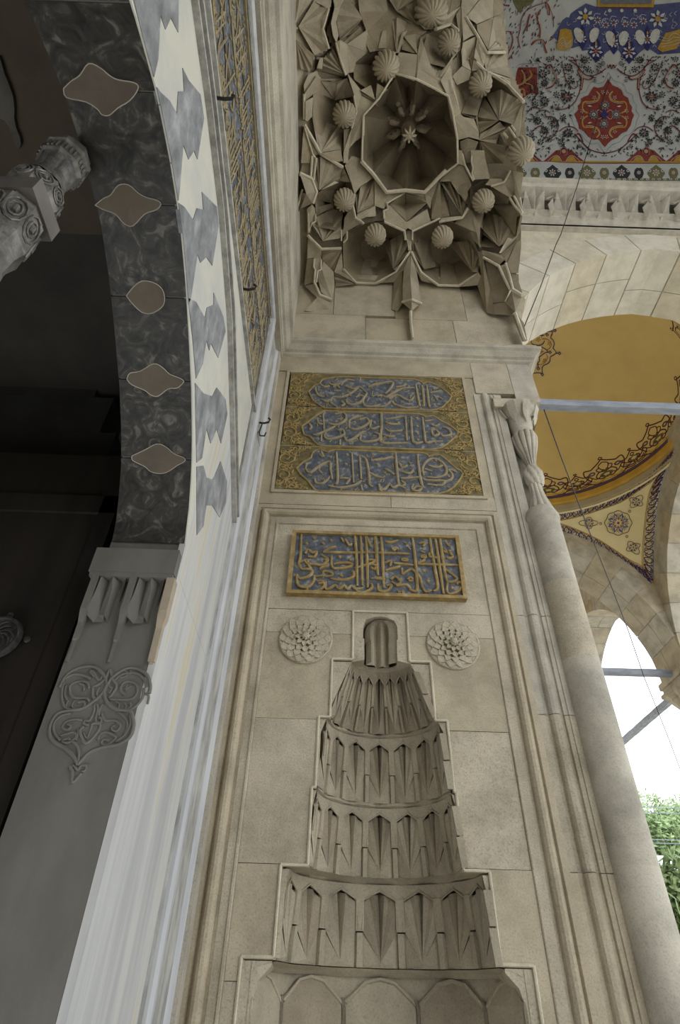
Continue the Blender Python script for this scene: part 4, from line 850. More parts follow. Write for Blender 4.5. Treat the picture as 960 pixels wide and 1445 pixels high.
fold3([(.045, -.008), (.058, -.012), (.062, .004), (.072, .016), (.084, .018), (.095, .012), (.100, -.004), (.108, -.012), (.114, .0), (.14, .0)], RIB if 0 else LIME2, 'frame_torus', ZP)
# left jog to the corner, header stones, right-hand mouldings to the colonette
m = MB(); m.box(-.475, -.402, YN, YN + .3, 3.789, 5.06); m.build('stone_block', LIME2, wall_right)
m = MB(); m.box(-.485, PL - .138, YN - .001, YN + .3, 0, 5.22); m.build('corner_stone', LIME2, wall_right)
ZT = 4.86
def vstrip(prof, z0, z1, name, mt):
    m = MB(); m.grid([[(x, YN - d, z0) for (x, d) in prof], [(x, YN - d, z1) for (x, d) in prof]])
    m.add([(x, YN - d, z1) for (x, d) in prof] + [(prof[-1][0], YN + .05, z1), (prof[0][0], YN + .05, z1)], [tuple(range(len(prof) + 2))]); return m.build(name, mt, wall_right)
for (z0, z1, mt_) in ((0, .9, LIME), (.903, 2.0, LIME2), (2.003, 2.60, LIME), (2.603, 3.1, LIMEG), (3.103, ZT, LIMEG)):
    vstrip([(.912, -.02), (.912, .0), (.940, .0), (.945, -.010), (.962, -.012)], z0, z1, 'pier_fillet', mt_)
    vstrip([(.962, -.012), (.966, .004), (.974, .014), (.988, .017), (1.002, .013), (1.010, .002), (1.014, -.010), (1.024, -.010)], z0, z1, 'pier_torus', mt_)
    vstrip([(1.024, -.010), (1.028, .0), (1.046, .0), (1.048, .006), (1.056, .006), (1.058, .0), (1.10, .0), (1.10, -.08)], z0, z1, 'pier_outer_fillet', mt_)
m = MB(); m.box(.91, 1.10, YN + .012, YN + .4, 0, 5.2); m.box(1.10, 1.20, YN + .08, YN + .45, 0, 5.2); m.build('pier_core', LIMEG, wall_right)
for (x0, x1, z0, z1, mt_) in ((-.402, .30, 3.789, 3.885, LIME2), (.303, .91, 3.789, 3.885, LIME)):
    m = MB(); m.box(x0, x1, YN, YN + .1, z0, z1); m.build('stone_block', mt_, wall_right)
m = MB(); m.box(-.345, .912, YN + .006, YN + .12, 3.885, 5.05); m.build('tablet_bed', LIME2, wall_right)
for (x0, x1, z0, z1, mt_) in ((-.475, .93, 5.052, 5.24, LIME2), (.933, 1.20, 4.88, 5.24, LIME), (1.203, 1.37, 4.80, 5.24, LIMEG)):
    m = MB(); m.box(x0, x1, YN, YN + .3, z0, z1); m.build('stone_block', mt_, wall_right)
# cornice
m = MB(); cp = [(0, 5.235), (.018, 5.245), (.022, 5.262), (.040, 5.270), (.066, 5.31), (.086, 5.322), (.088, 5.345), (.070, 5.36), (.064, 5.395), (.0, 5.41)]
m.grid([[(1.37 + d, YN + .4, z) for (d, z) in cp], [(1.37 + d, YN - d, z) for (d, z) in cp], [(-.462 + d, YN - d, z) for (d, z) in cp], [(-.462 + d, -1.0, z) for (d, z) in cp]])
m.build('cornice', LIMEG, wall_right)
# ashlars between cornice and hood
bl = [(-.46, .16, 5.41, 5.835), (.163, .86, 5.41, 5.80), (.863, 1.37, 5.41, 5.80), (-.46, -.10, 5.838, 6.5), (-.097, .40, 5.838, 6.5), (.403, .98, 5.803, 6.5), (.983, 1.37, 5.803, 6.3)]
for i, (a_, b_, c_, d_) in enumerate(bl):
    m = MB(); m.box(a_ + .001, b_, YN - .001 * (i % 3), YN + .3, c_, d_); m.build('stone_block', SM[i % 4], wall_right)
m = MB(); m.box(-.5, 1.36, YN + .05, YN + .4, 5.2, 7.6); m.build('upper_core', LIME, wall_right)
# opposite flank of the portal (behind the camera)
m = MB(); m.box(-.5, 1.37, -1.6, -1.30, 0, 7.6); struct('wall_rear', m, LIME)

# ---- medallions
def medallion(x, z, label, inner):
    t = thing('rosette_medallion', label, 'medallion', (x, YN, z - .13), 'carved stone rosettes above the niche')
    R = .128; d0 = YN + .008
    m = MB(); m.lathe([(R, 0), (R, .010), (R - .006, .014), (R - .012, .011), (.001, .012)], 48); m.v = [(x + a, d0 - c, z + b) for (a, b, c) in m.v]; m.build('disc', LIME, t)
    for ring, (rr, n, pr, lift) in enumerate(((.100, 14, .025, .006), (.077, 14, .025, .011), (.054, 12, .022, .016), (.030, 9, .020, .026))):
        for k in range(n):
            a = 2 * pi * (k + .5 * (ring % 2)) / n; c, s_ = cos(a), sin(a); q = MB(); N = 7
            w_ = rr * pi / n * 1.08; rim = []
            for j in range(N + 1):
                u = -1 + 2 * j / N; rim.append((u * w_, (pr if not inner or ring != 0 else pr * 1.1) * (1 - abs(u) ** (2.2 if not inner else 1.1)) ))
            P = [(rr - pr * .6, 0, lift * .8)] + [(rr + q_[1], q_[0], lift) for q_ in rim]
            Pb = [(rr + q_[1], q_[0], 0) for q_ in rim]
            f3 = lambda p: (x + p[0] * c - p[1] * s_, d0 - .012 - p[2] * .8, z + p[0] * s_ + p[1] * c)
            q.add([f3(p) for p in P] + [f3(p) for p in Pb], [(0, j, j + 1) for j in range(1, N + 1)] + [(j, j + 1, N + 2 + j, N + 1 + j) for j in range(1, N + 1)])
            q.tube([f3(p) for p in P[1:]], .0017, 5); q.build('petal', LIME, t)
    m = MB(); m.lathe([(.018, .018), (.020, .040), (.013, .048), (.001, .051)], 16, mod=lambda a, z_: 1 + .12 * cos(8 * a)); m.v = [(x + a, d0 - c, z + b) for (a, b, c) in m.v]; m.build('central_boss', LIME, t)
medallion(-.137, 2.935, 'round carved rosette with rounded petals, left of the niche head', False)
medallion(.570, 2.930, 'round carved rosette with pointed petals, right of the niche head', True)

# ---- calligraphy tablets
T1, T2 = win(400, 745, 6.857), win(530, 745, 6.857)
T3, T4 = win(400, 520, 6.857), win(530, 520, 6.857)
T5, T6 = win(380, 620, 6), win(530, 620, 6)
def onw(p, d): return tuple(on(1, YN - d, *p[:2]))
def inside_poly(x, y, P):
    c = False; j = len(P) - 1
    for i in range(len(P)):
        if (P[i][1] > y) != (P[j][1] > y) and x < (P[j][0] - P[i][0]) * (y - P[i][1]) / (P[j][1] - P[i][1]) + P[i][0]: c = not c
        j = i
    return c
def plate(mb, px, d0, d1):
    mb.prism([onw(p, d1) for p in px], [(onw(p, d1)[0], YN - d0, onw(p, d1)[2]) for p in px])
def writing(t, mt, strokes, dots, d, wd=.0082):
    m = MB()
    for W, Ls in strokes:
        for L in Ls:
            pts = W(smoothp(L, 3)); m.tube([onw(p, d) for p in pts], [wd * (.75 + .35 * sin(pi * i / max(1, len(pts) - 1))) for i in range(len(pts))], 6)
    for W, Ds in dots:
        for p in W(Ds):
            c = onw(p, d); m.lathe([(.011, -.004), (.008, .005), (.001, .007)], 6); n0 = 18
            for i in range(len(m.v) - n0, len(m.v)): a, b, c2 = m.v[i]; m.v[i] = (c[0] + a, c[1] - c2, c[2] + b)
    return m.build('raised_lettering', mt, t)
low = thing('calligraphy_tablet', 'dark blue framed tablet with dense gilt lettering directly above the niche', 'tablet', (.21, YN, 3.17), 'calligraphy tablets of the niche wall')
x0, x1, z0, z1 = -.250, .662, 3.172, 3.576
m = MB(); m.box(x0 + .005, x1 - .005, YN - .012, YN + .007, z0 + .005, z1 - .005); m.build('ground', BLUEG, low)
m = MB()
for (a_, b_, c_, d_) in ((x0, x1, z1 - .018, z1), (x0, x1, z0, z0 + .018), (x0, x0 + .022, z0 + .018, z1 - .018), (x1 - .02, x1, z0 + .018, z1 - .018)): m.box(a_, b_, YN - .030, YN + .007, c_, d_)
m.build('frame', GILT, low)
writing(low, GILT, [(T1, [[(175, 60), (165, 280), (150, 350), (180, 400)], [(690, 60), (705, 230), (715, 560)], [(745, 65), (755, 230), (765, 560)], [(795, 60), (810, 300), (815, 580)], [(800, 70), (825, 130), (850, 190)], [(885, 60), (900, 260), (915, 460)], [(940, 60), (960, 250), (968, 480)], [(385, 235), (500, 238), (700, 240), (960, 240)], [(385, 235), (440, 200), (510, 180)], [(210, 250), (240, 210), (280, 240), (320, 230), (300, 280), (240, 275)], [(560, 95), (585, 140)], [(600, 110), (640, 170), (660, 150)],
     [(160, 330), (230, 310), (240, 350), (280, 350), (380, 360), (430, 310), (400, 280), (370, 260)], [(350, 400), (380, 380), (440, 370)], [(465, 270), (475, 380), (560, 390), (660, 370), (640, 340), (540, 340), (490, 350)], [(180, 400), (260, 400), (280, 430), (240, 470), (160, 490), (130, 450)], [(130, 450), (130, 500), (150, 560), (230, 575), (290, 520), (300, 460)], [(300, 470), (380, 460), (390, 420), (460, 430), (470, 460), (410, 470)], [(460, 490), (560, 505), (670, 480), (680, 430), (660, 420)],
     [(410, 520), (410, 590), (440, 590), (500, 555), (540, 590), (590, 560), (620, 590), (660, 560), (700, 590), (770, 580)], [(380, 510), (395, 560), (330, 610), (240, 620), (230, 580)], [(340, 540), (380, 530), (370, 510), (330, 520)], [(700, 590), (740, 630), (820, 610), (860, 570), (850, 540)], [(690, 390), (760, 370), (860, 340), (890, 320), (860, 310), (830, 310)], [(850, 380), (880, 400), (900, 370), (860, 350)], [(850, 490), (960, 480)], [(930, 580), (960, 620)], [(200, 310), (250, 370), (270, 410)]]),
    (T2, [[(0, 60), (10, 200), (20, 440)], [(50, 60), (65, 230), (80, 580)], [(355, 75), (380, 260), (405, 580), (370, 610), (330, 595)], [(525, 75), (540, 200), (565, 340), (595, 500), (600, 590), (560, 610)], [(575, 85), (600, 240), (620, 380), (660, 640)], [(620, 70), (640, 220), (660, 360), (690, 520)], [(0, 240), (160, 246), (330, 250)], [(180, 340), (260, 350), (370, 360)], [(410, 350), (560, 355), (820, 360)], [(410, 345), (480, 310), (440, 330)], [(100, 410), (180, 390), (240, 370)], [(90, 130), (150, 140), (220, 120)],
     [(160, 190), (180, 215), (200, 190), (225, 215)], [(280, 140), (300, 150)], [(310, 180), (340, 210)], [(420, 150), (480, 145), (460, 180)], [(440, 270), (490, 270), (470, 290), (440, 280)], [(440, 225), (480, 240)], [(250, 300), (310, 300), (290, 320), (250, 310)], [(90, 340), (150, 320), (140, 370)], [(255, 390), (260, 450)], [(260, 450), (340, 400), (390, 430), (430, 480), (450, 560), (490, 620), (540, 600)], [(150, 500), (190, 470), (240, 520), (210, 550), (160, 520)], [(200, 560), (300, 550), (340, 590)],
     [(310, 500), (340, 480), (360, 510), (320, 510)], [(25, 540), (30, 600), (80, 620), (140, 590), (150, 550), (110, 560)], [(0, 490), (100, 500)], [(520, 240), (530, 280), (620, 290)], [(640, 210), (690, 240), (670, 200)], [(680, 130), (710, 180)], [(720, 240), (750, 280), (710, 295), (690, 280)], [(680, 400), (760, 460), (790, 490), (760, 520), (700, 520), (680, 470), (670, 410)], [(700, 530), (690, 600), (720, 640), (790, 620), (840, 570), (840, 530), (790, 530), (800, 550)]])],
    [(T1, [(300, 100), (225, 150), (385, 150), (460, 120), (545, 280), (650, 310), (560, 460), (410, 310)]), (T2, [(745, 580), (510, 515), (470, 415), (230, 620), (265, 625), (488, 650), (720, 225)])], .016)
ups = [('rounded gilt foliage and grey lettering, topmost of the three stacked calligraphy tablets', T3([(245, 225), (300, 165), (350, 150), (375, 110), (440, 95), (560, 82), (800, 90)]) + T4([(0, 95), (380, 105), (460, 150), (500, 130), (600, 165), (650, 200), (735, 272), (680, 340), (640, 380), (540, 405), (400, 400), (0, 395)]) + T3([(560, 388), (400, 385), (340, 345), (290, 310)]), (4.655, 5.032)),
       ('middle one of the three stacked calligraphy tablets with gilt foliage corners', T3([(180, 560), (260, 500), (300, 470), (400, 410), (560, 420), (900, 428)]) + T4([(60, 432), (420, 440), (480, 470), (560, 460), (640, 510), (700, 540), (800, 620), (740, 690), (640, 765), (500, 785), (200, 775)]) + T3([(900, 765), (500, 752), (340, 740), (260, 660), (200, 640)]), (4.275, 4.652)),
       ('lowest of the three stacked calligraphy tablets, with tall upright letters', T5([(232, 245), (290, 190), (350, 160), (370, 110), (430, 85), (500, 110), (560, 90), (900, 100)]) + T6([(50, 108), (400, 115), (450, 145), (540, 130), (620, 190), (690, 250), (740, 290), (690, 370), (640, 420), (540, 460), (300, 455)]) + T5([(900, 450), (560, 440), (430, 440), (380, 420), (330, 350), (270, 300)]), (3.895, 4.272))]
S1 = [(T3, [[(310, 180), (320, 230), (350, 265), (400, 270)], [(355, 150), (400, 180), (450, 170)], [(440, 140), (480, 160), (560, 140), (620, 110), (690, 120)], [(490, 215), (560, 215)], [(480, 180), (520, 165), (545, 190)], [(600, 170), (680, 200), (740, 180), (810, 240)], [(720, 190), (640, 250), (560, 280), (480, 280), (460, 330), (520, 370)], [(610, 300), (620, 340), (680, 350), (740, 330), (780, 280), (740, 260), (700, 280)], [(810, 240), (770, 310), (790, 360), (860, 370), (940, 350)], [(820, 180), (900, 150), (960, 140)], [(560, 320), (590, 345), (560, 365)], [(370, 300), (420, 320), (450, 300)], [(640, 230), (650, 270)]]),
      (T4, [[(0, 165), (100, 135), (170, 140), (140, 200), (95, 245)], [(20, 270), (60, 260), (100, 280), (130, 265), (200, 220), (290, 190), (380, 190)], [(130, 290), (200, 260), (240, 270), (290, 300), (340, 310), (375, 270)], [(0, 370), (90, 365), (150, 320), (190, 350), (290, 380), (400, 375)], [(390, 160), (415, 300), (430, 370)], [(450, 165), (465, 270), (470, 370)], [(495, 160), (515, 340), (530, 375)], [(530, 235), (640, 215)], [(570, 260), (600, 310)], [(620, 280), (655, 300)], [(200, 180), (260, 175), (300, 150)], [(560, 200), (600, 190)]])]
S2 = [(T3, [[(385, 440), (395, 600)], [(330, 490), (340, 530), (380, 540)], [(350, 460), (370, 470)], [(500, 440), (580, 430), (610, 480), (560, 530), (490, 545), (440, 530)], [(520, 490), (560, 490)], [(410, 620), (400, 660), (440, 685), (520, 670), (590, 640), (570, 590), (530, 600)], [(290, 640), (330, 640), (420, 600), (500, 560)], [(640, 500), (640, 570), (700, 590), (780, 560), (830, 520), (800, 480), (740, 500)], [(640, 500), (700, 470), (770, 460)], [(590, 650), (610, 700), (680, 680), (760, 620), (800, 610)], [(750, 640), (750, 700), (820, 710), (920, 690), (930, 640), (880, 620)], [(850, 500), (840, 560), (870, 585), (930, 560)], [(945, 430), (945, 700)], [(370, 640), (365, 710)], [(550, 690), (545, 740)], [(250, 530), (270, 570), (250, 590)]]),
      (T4, [[(60, 435), (60, 560), (45, 690), (70, 720), (180, 725), (310, 720)], [(100, 520), (150, 540), (240, 540)], [(100, 580), (140, 610), (260, 600)], [(70, 640), (140, 660), (190, 655)], [(100, 490), (270, 465)], [(290, 465), (305, 700)], [(345, 470), (365, 710), (460, 710)], [(455, 475), (475, 640), (490, 715), (560, 710), (650, 705)], [(540, 540), (580, 560), (620, 540)], [(540, 590), (560, 650), (610, 640), (590, 600), (540, 600)], [(650, 560), (710, 590), (730, 640), (660, 655), (640, 640)], [(480, 510), (560, 500)]])]
S3 = [(T5, [[(570, 110), (580, 340), (560, 380)], [(700, 115), (715, 370)], [(765, 140), (780, 340)], [(765, 140), (820, 170), (845, 300), (850, 380), (880, 400)], [(430, 130), (460, 150), (440, 100)], [(320, 200), (310, 250), (350, 280), (420, 230), (510, 190), (520, 260), (535, 340)], [(385, 330), (400, 370), (460, 370), (510, 320)], [(420, 260), (450, 290)], [(500, 390), (600, 410), (720, 390), (780, 350)], [(600, 330), (640, 330), (680, 340), (650, 380)], [(850, 280), (900, 310), (960, 325)], [(860, 180), (960, 160)], [(930, 380), (940, 430), (960, 440)], [(780, 390), (790, 440)]]),
      (T6, [[(170, 115), (185, 300), (200, 400)], [(355, 130), (375, 300), (400, 400), (420, 410)], [(410, 310), (400, 250), (430, 190), (490, 165), (560, 190), (600, 250), (590, 300), (520, 325), (440, 320)], [(450, 220), (520, 240), (570, 220)], [(420, 250), (480, 270)], [(410, 340), (480, 350), (590, 350)], [(440, 380), (560, 390), (590, 360), (640, 340), (650, 300), (620, 260), (660, 265), (690, 280)], [(30, 380), (60, 430), (100, 400), (120, 370)], [(120, 370), (150, 410), (200, 390), (260, 420)], [(200, 200), (230, 240), (270, 220)], [(300, 210), (280, 190)], [(220, 270), (290, 290), (320, 260)], [(215, 330), (280, 330), (370, 320)], [(220, 350), (250, 380), (230, 390)], [(320, 380), (310, 420), (360, 440), (390, 410), (350, 400), (320, 420)], [(0, 180), (60, 170), (150, 150)], [(80, 250), (120, 270), (160, 300)]])]
D1 = [(T4, [(55, 270), (340, 270), (570, 350), (240, 265)])]; D2 = [(T4, [(400, 480), (405, 560), (410, 630), (410, 690), (225, 525), (735, 665), (575, 715)]), (T3, [(555, 600), (690, 520), (880, 520)])]; D3 = [(T5, [(650, 210), (660, 130), (880, 130), (520, 150)]), (T6, [(510, 180), (20, 210), (280, 290)])]
for i, ((lab, car, (za, zb)), S_, D_) in enumerate(zip(ups, (S1, S2, S3), (D1, D2, D3))):
    t = thing('calligraphy_tablet', lab, 'tablet', (.23, YN, za), 'calligraphy tablets of the niche wall')
    xa, xb = -.382 + .004 * (2 - i), .846
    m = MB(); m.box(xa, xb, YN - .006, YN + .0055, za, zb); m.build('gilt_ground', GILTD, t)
    m = MB(); plate(m, car, 0, .0095); m.build('blue_cartouche', BLUEG, t)
    m = MB(); m.tube([onw(p, .010) for p in smoothp([q[:2] for q in car + car[:1]], 2)], .0065, 6); m.build('cartouche_rim', GILT2, t)
    writing(t, LETG, S_, D_, .013, .0088)
    fm = MB(); fr = random.Random(70 + i); cxy = [q[:2] for q in car]
    for _ in range(95):
        x_, y_ = fr.uniform(min(q[0] for q in cxy), max(q[0] for q in cxy)), fr.uniform(min(q[1] for q in cxy), max(q[1] for q in cxy))
        if not all(inside_poly(x_ + a, y_ + b, cxy) for a, b in ((6, 0), (-6, 0), (0, 4), (0, -4))): continue
        a = fr.uniform(0, 6.28); L = fr.uniform(2, 5); bend = fr.uniform(-1, 1)
        fm.tube([onw((x_, y_), .0105), onw((x_ + L * cos(a), y_ + L * sin(a)), .0115), onw((x_ + L * 1.5 * cos(a + bend), y_ + L * 1.5 * sin(a + bend)), .0105)], [.003, .0042, .002], 5)
    fo = fm.build('vowel_marks', LETG, t); fo['kind'] = 'stuff'
    # scrolling foliage in the four corners
    m = MB(); rr = random.Random(40 + i); cm_ = [on(1, YN, *q[:2]) for q in car]; cl = min(c[0] for c in cm_); crr = max(c[0] for c in cm_)
    for side in (-1, 1):
        for (fx, fz, R) in ((.040, .30, .060), (.045, .70, .058), (.10, .92, .03), (.10, .07, .03), (.088, .82, .034), (.088, .16, .034), (.03, .5, .03), (.14, .94, .022), (.14, .05, .022), (.02, .15, .02), (.02, .85, .02), (.07, .5, .022), (.18, .97, .012), (.18, .03, .012)):
            cx_ = (xa + fx) if side < 0 else (xb - fx); cz_ = za + (zb - za) * fz; a0 = rr.uniform(0, 6)
            m.tube([(cx_ + R * (1 - u * .8) * cos(a0 + side * u * 8), YN - .0085, cz_ + R * (1 - u * .8) * sin(a0 + side * u * 8)) for u in np.linspace(0, 1, 14)], .0062, 5)
            for k in range(7):
                a = a0 + k * .93; m.tube([(cx_ + R * .9 * cos(a), YN - .0085, cz_ + R * .9 * sin(a)), (cx_ + R * 1.25 * cos(a + .35), YN - .0085, cz_ + R * 1.25 * sin(a + .35)), (cx_ + R * 1.15 * cos(a + .7), YN - .007, cz_ + R * 1.15 * sin(a + .7))], [.0055, .0045, .002], 5)
    m.v = [(min(max(v[0], xa + .004), xb - .004), v[1], min(max(v[2], za + .004), zb - .008)) for v in m.v]
    m.build('carved_foliage', GILT2, t)
    m = MB(); m.box(xa, xb, YN - .009, YN, zb - .006, zb); m.build('joint_fillet', LETG, t)
m = MB()
for (a_, b_, c_, d_) in ((-.402, -.383, 3.892, 5.034), (.8465, .868, 3.892, 5.034), (-.402, .868, 5.034, 5.052), (-.402, .868, 3.872, 3.892)): m.box(a_, b_, YN - .012, YN + .005, c_, d_)
m.build('tablet_surround', LIME2, wall_right)
# ================================================================ stalactite hood of the portal
# surveyed points of the hood: picture position and height above the eye
CTRL = [(520, 400, 4.75), (640, 402, 4.74), (690, 405, 4.55), (738, 470, 3.95), (735, 425, 4.30), (735, 385, 4.52), (738, 330, 4.75), (736, 300, 4.95), (733, 250, 5.28), (748, 215, 5.15), (742, 170, 5.5), (740, 130, 5.75), (722, 95, 6.35), (718, 50, 6.8), (715, 0, 7.2), (712, -60, 7.6),
        (424, 290, 4.86), (422, 160, 4.95), (414, 0, 5.02), (410, -60, 5.1), (517, 190, 5.5), (645, 190, 5.55), (585, 113, 5.6), (585, 270, 5.42), (530, 325, 5.02), (625, 330, 5.02), (485, 230, 5.2), (690, 250, 5.3), (690, 150, 5.75), (500, 60, 5.75), (600, 0, 6.5), (680, 50, 6.35), (450, 50, 5.3), (600, -60, 7.0), (680, -60, 7.2), (500, -60, 6.2)]
for _x, _y in ((430, 405), (425, 430), (470, 440), (520, 430), (560, 450), (580, 478), (640, 450), (690, 440), (440, 455)):
    _r = ray(_x, _y); CTRL.append((_x, _y, (YN - .015) / _r[1] * _r[2]))
CP = np.array(CTRL); _P = CP[:, :2] / 100.0; _n = len(CP)
def _k(d2): return np.where(d2 > 1e-12, .5 * d2 * np.log(np.maximum(d2, 1e-12)), 0)
_A = np.zeros((_n + 3, _n + 3)); _A[:_n, :_n] = _k(((_P[:, None] - _P[None]) ** 2).sum(-1)) + np.eye(_n) * .02
_A[:_n, _n] = 1; _A[:_n, _n + 1:] = _P; _A[_n, :_n] = 1; _A[_n + 1:, :_n] = _P.T
_W = np.linalg.solve(_A, np.concatenate([CP[:, 2], [0, 0, 0]]))
def henv(px, py):
    q = np.array([px, py]) / 100.0; return float(_k(((_P - q) ** 2).sum(-1)) @ _W[:_n] + _W[_n] + _W[_n + 1:] @ q)
def HP(p, dr=0.0):
    """point of the hood; third value = relief in metres, positive towards the floor"""
    px, py = p[0], p[1]; r = ((p[2] if len(p) > 2 else 0)) * 1.5 + dr
    h = henv(px, py); q = ray(px, py); q = q / q[2] * h; L = np.linalg.norm(q); return CAM + q * ((L - r) / L)
hood = thing('stalactite_hood', 'carved limestone stalactite hood over the portal, with star cells and fluted bosses', 'hood', (.45, 1.6, 6.0))
DEEP = []
def note(pts):
    if min((p[2] if len(p) > 2 else 0) for p in pts) < -.045: DEEP.append([p[:2] for p in pts])
def inside(x, y, P):
    c = False; j = len(P) - 1
    for i in range(len(P)):
        if (P[i][1] > y) != (P[j][1] > y) and x < (P[j][0] - P[i][0]) * (y - P[i][1]) / (P[j][1] - P[i][1]) + P[i][0]: c = not c
        j = i
    return c
def cellpoly(poly, mt=None, name='star_facet', deep=.30, apex=None, bevel=True):
    """one carved stone piece: face polygon (or fan round an apex) with real flanks going back into the hood"""
    note(poly); F = [tuple(HP(p)) for p in poly]; B = [tuple(HP(p, -deep)) for p in poly]; m = MB(); n = len(poly)
    m.add(F + B, [(i, (i + 1) % n, n + (i + 1) % n, n + i) for i in range(n)])
    if apex is None: m.add(F, [tuple(range(n))])
    else: m.add([tuple(HP(apex))] + F, [(0, 1 + i, 1 + (i + 1) % n) for i in range(n)])
    return m.build(name, mt or random.choice(HM), hood)
HOOD2 = mat('hood_stone_pale_lit', (.43, .375, .275), (.33, .285, .205), 5.0, speck=.22, bump=.35)  # paler tone for facets that catch light; the light is in the colour
HOOD3 = mat('hood_stone_brown_shaded', (.32, .265, .18), (.225, .185, .125), 5.0, speck=.22, bump=.35)  # brown stone, also painted shade on facets turned from light and in recesses
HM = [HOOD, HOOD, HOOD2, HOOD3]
def fan(apex, arc, za=0.0, depth=.06, alt=True, mt=None, deep=.3, z0=0.0):
    """pleated fan opening from a point: alternate creases go back"""
    poly = [tuple(apex) + (za,)] if len(apex) == 2 else [tuple(apex)]
    fine = []
    for i, (a, b) in enumerate(zip(arc, arc[1:])):
        fine.append(a if len(a) > 2 else tuple(a) + (z0,))
        c = ((a[0] + b[0]) / 2, (a[1] + b[1]) / 2, (fine[-1][2] + (b[2] if len(b) > 2 else z0)) / 2 - depth)
        if alt: fine.append(c)
    b = arc[-1]; fine.append(b if len(b) > 2 else tuple(b) + (z0,))
    P = poly + fine; note(P); F = [tuple(HP(p)) for p in P]; B = [tuple(HP(p, -deep)) for p in P]; n = len(P); m = MB()
    m.add(F, [(0, i, i + 1) for i in range(1, n - 1)]); m.add(F + B, [(i, (i + 1) % n, n + (i + 1) % n, n + i) for i in range(n)])
    return m.build('pleated_fan', mt or random.choice(HM), hood)
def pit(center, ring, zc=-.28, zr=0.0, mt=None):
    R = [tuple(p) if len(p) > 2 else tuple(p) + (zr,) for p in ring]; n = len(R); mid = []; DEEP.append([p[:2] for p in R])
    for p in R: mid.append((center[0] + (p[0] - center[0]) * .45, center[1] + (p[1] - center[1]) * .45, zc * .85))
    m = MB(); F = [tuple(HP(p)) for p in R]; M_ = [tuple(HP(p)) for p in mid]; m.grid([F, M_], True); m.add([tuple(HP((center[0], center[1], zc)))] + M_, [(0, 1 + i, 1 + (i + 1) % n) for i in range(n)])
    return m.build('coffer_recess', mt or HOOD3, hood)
def ridge(pts, w=.010, z=.012, mt=None):
    m = MB(); m.tube([tuple(HP((p[0], p[1], (p[2] if len(p) > 2 else 0) + z))) for p in pts], w, 5); return m.build('raised_fillet', mt or RIB, hood)
# backing shell behind all cells
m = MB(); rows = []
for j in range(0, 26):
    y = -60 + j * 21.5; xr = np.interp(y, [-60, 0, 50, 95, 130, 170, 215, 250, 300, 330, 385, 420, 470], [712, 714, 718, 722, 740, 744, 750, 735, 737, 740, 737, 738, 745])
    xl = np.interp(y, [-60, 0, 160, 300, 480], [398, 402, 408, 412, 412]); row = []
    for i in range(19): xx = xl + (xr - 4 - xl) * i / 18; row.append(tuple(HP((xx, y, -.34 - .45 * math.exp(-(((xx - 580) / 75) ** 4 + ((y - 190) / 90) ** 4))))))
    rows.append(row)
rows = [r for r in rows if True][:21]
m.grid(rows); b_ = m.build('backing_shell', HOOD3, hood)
m = MB(); m.grid([[(p[0], 1.2 - p[1] + 0.0, p[2]) for p in r] for r in rows if r[0][1] > .0]); m.build('backing_shell', HOOD3, hood)
m = MB(); m.box(1.36, 1.44, -1.3, .0, 8.6, 9.6); m.build('front_course', HOOD, hood)
A_, B_, C_, D_ = win(410, 0, 8), win(410, 110, 8), win(410, 220, 8), win(410, 330, 8)
E_, G_, H_ = win(510, 0, 8), win(510, 220, 8), win(520, 320, 8)
K_, L_, M_ = win(620, 220, 7.385), win(630, 100, 7.385), win(620, 0, 8)
J_ = win(620, 340, 6.4); N_ = win(510, 100, 6.857)
def F(w, ap, arc, **k): return fan(w([ap])[0], w(arc), **k)
def S(w, poly, **k): return cellpoly(w(poly), **k)
# --- window A, upper left
F(A_, (90, 300), [(265, 10), (430, 100, .03), (365, 325, .05), (430, 545, .03), (270, 620)], depth=.05, mt=HOOD)
F(A_, (60, 440), [(270, 620), (240, 740), (205, 810), (120, 780), (50, 735)], depth=.03, mt=HOOD3)
F(A_, (55, 265), [(25, 240), (30, -60), (110, -60), (265, -40), (265, 10)], depth=.04, mt=HOOD2)
S(A_, [(265, 10), (300, -60), (480, -60), (455, 75), (430, 100)], mt=HOOD)
S(A_, [(450, 80, -.03), (370, 325, -.02), (430, 548, -.03), (472, 520, -.10), (405, 350, -.12), (490, 100, -.10)], mt=GILT2 if 0 else HOOD3)
S(A_, [(10, 340), (55, 290), (90, 320), (60, 350), (70, 430), (30, 510), (10, 480)], mt=HOOD2)
S(A_, [(470, -60, .02), (640, -60, 0), (560, 90, -.02), (520, 250, 0), (545, 400, .02), (520, 480, .04), (480, 400, .04), (458, 260, .04), (500, 80, .03)], mt=HOOD2)
F(A_, (820, 205), [(640, -40), (560, 90, -.02), (525, 250, .02), (550, 400, .02), (560, 450), (690, 380)], depth=.04, mt=HOOD)
S(A_, [(690, 385, -.02), (830, 260, -.04), (850, 340, -.04), (640, 500, .0), (600, 480, .0)], mt=HOOD3)
S(A_, [(505, 480, .0), (560, 450, .04), (640, 500, .05), (650, 660, .05), (665, 820, .03), (625, 850, .04), (560, 680, .05)], mt=HOOD2)
F(A_, (622, 845, .03), [(480, 540), (440, 620), (372, 655), (365, 740)], depth=.04, mt=HOOD)
S(A_, [(365, 742, -.05), (620, 852, -.02), (640, 900, -.08), (350, 900, -.10), (285, 790, -.10)], mt=HOOD3)
S(A_, [(330, 660), (370, 650), (360, 780), (300, 770)], mt=HOOD2)
S(A_, [(320, 680, -.12), (270, 640, -.05), (215, 820, -.05), (270, 840, -.14)], mt=HOOD3)
S(A_, [(430, 550, -.06), (480, 540, -.10), (400, 630, -.12), (330, 660, -.12), (275, 635, -.06)], mt=HOOD3)
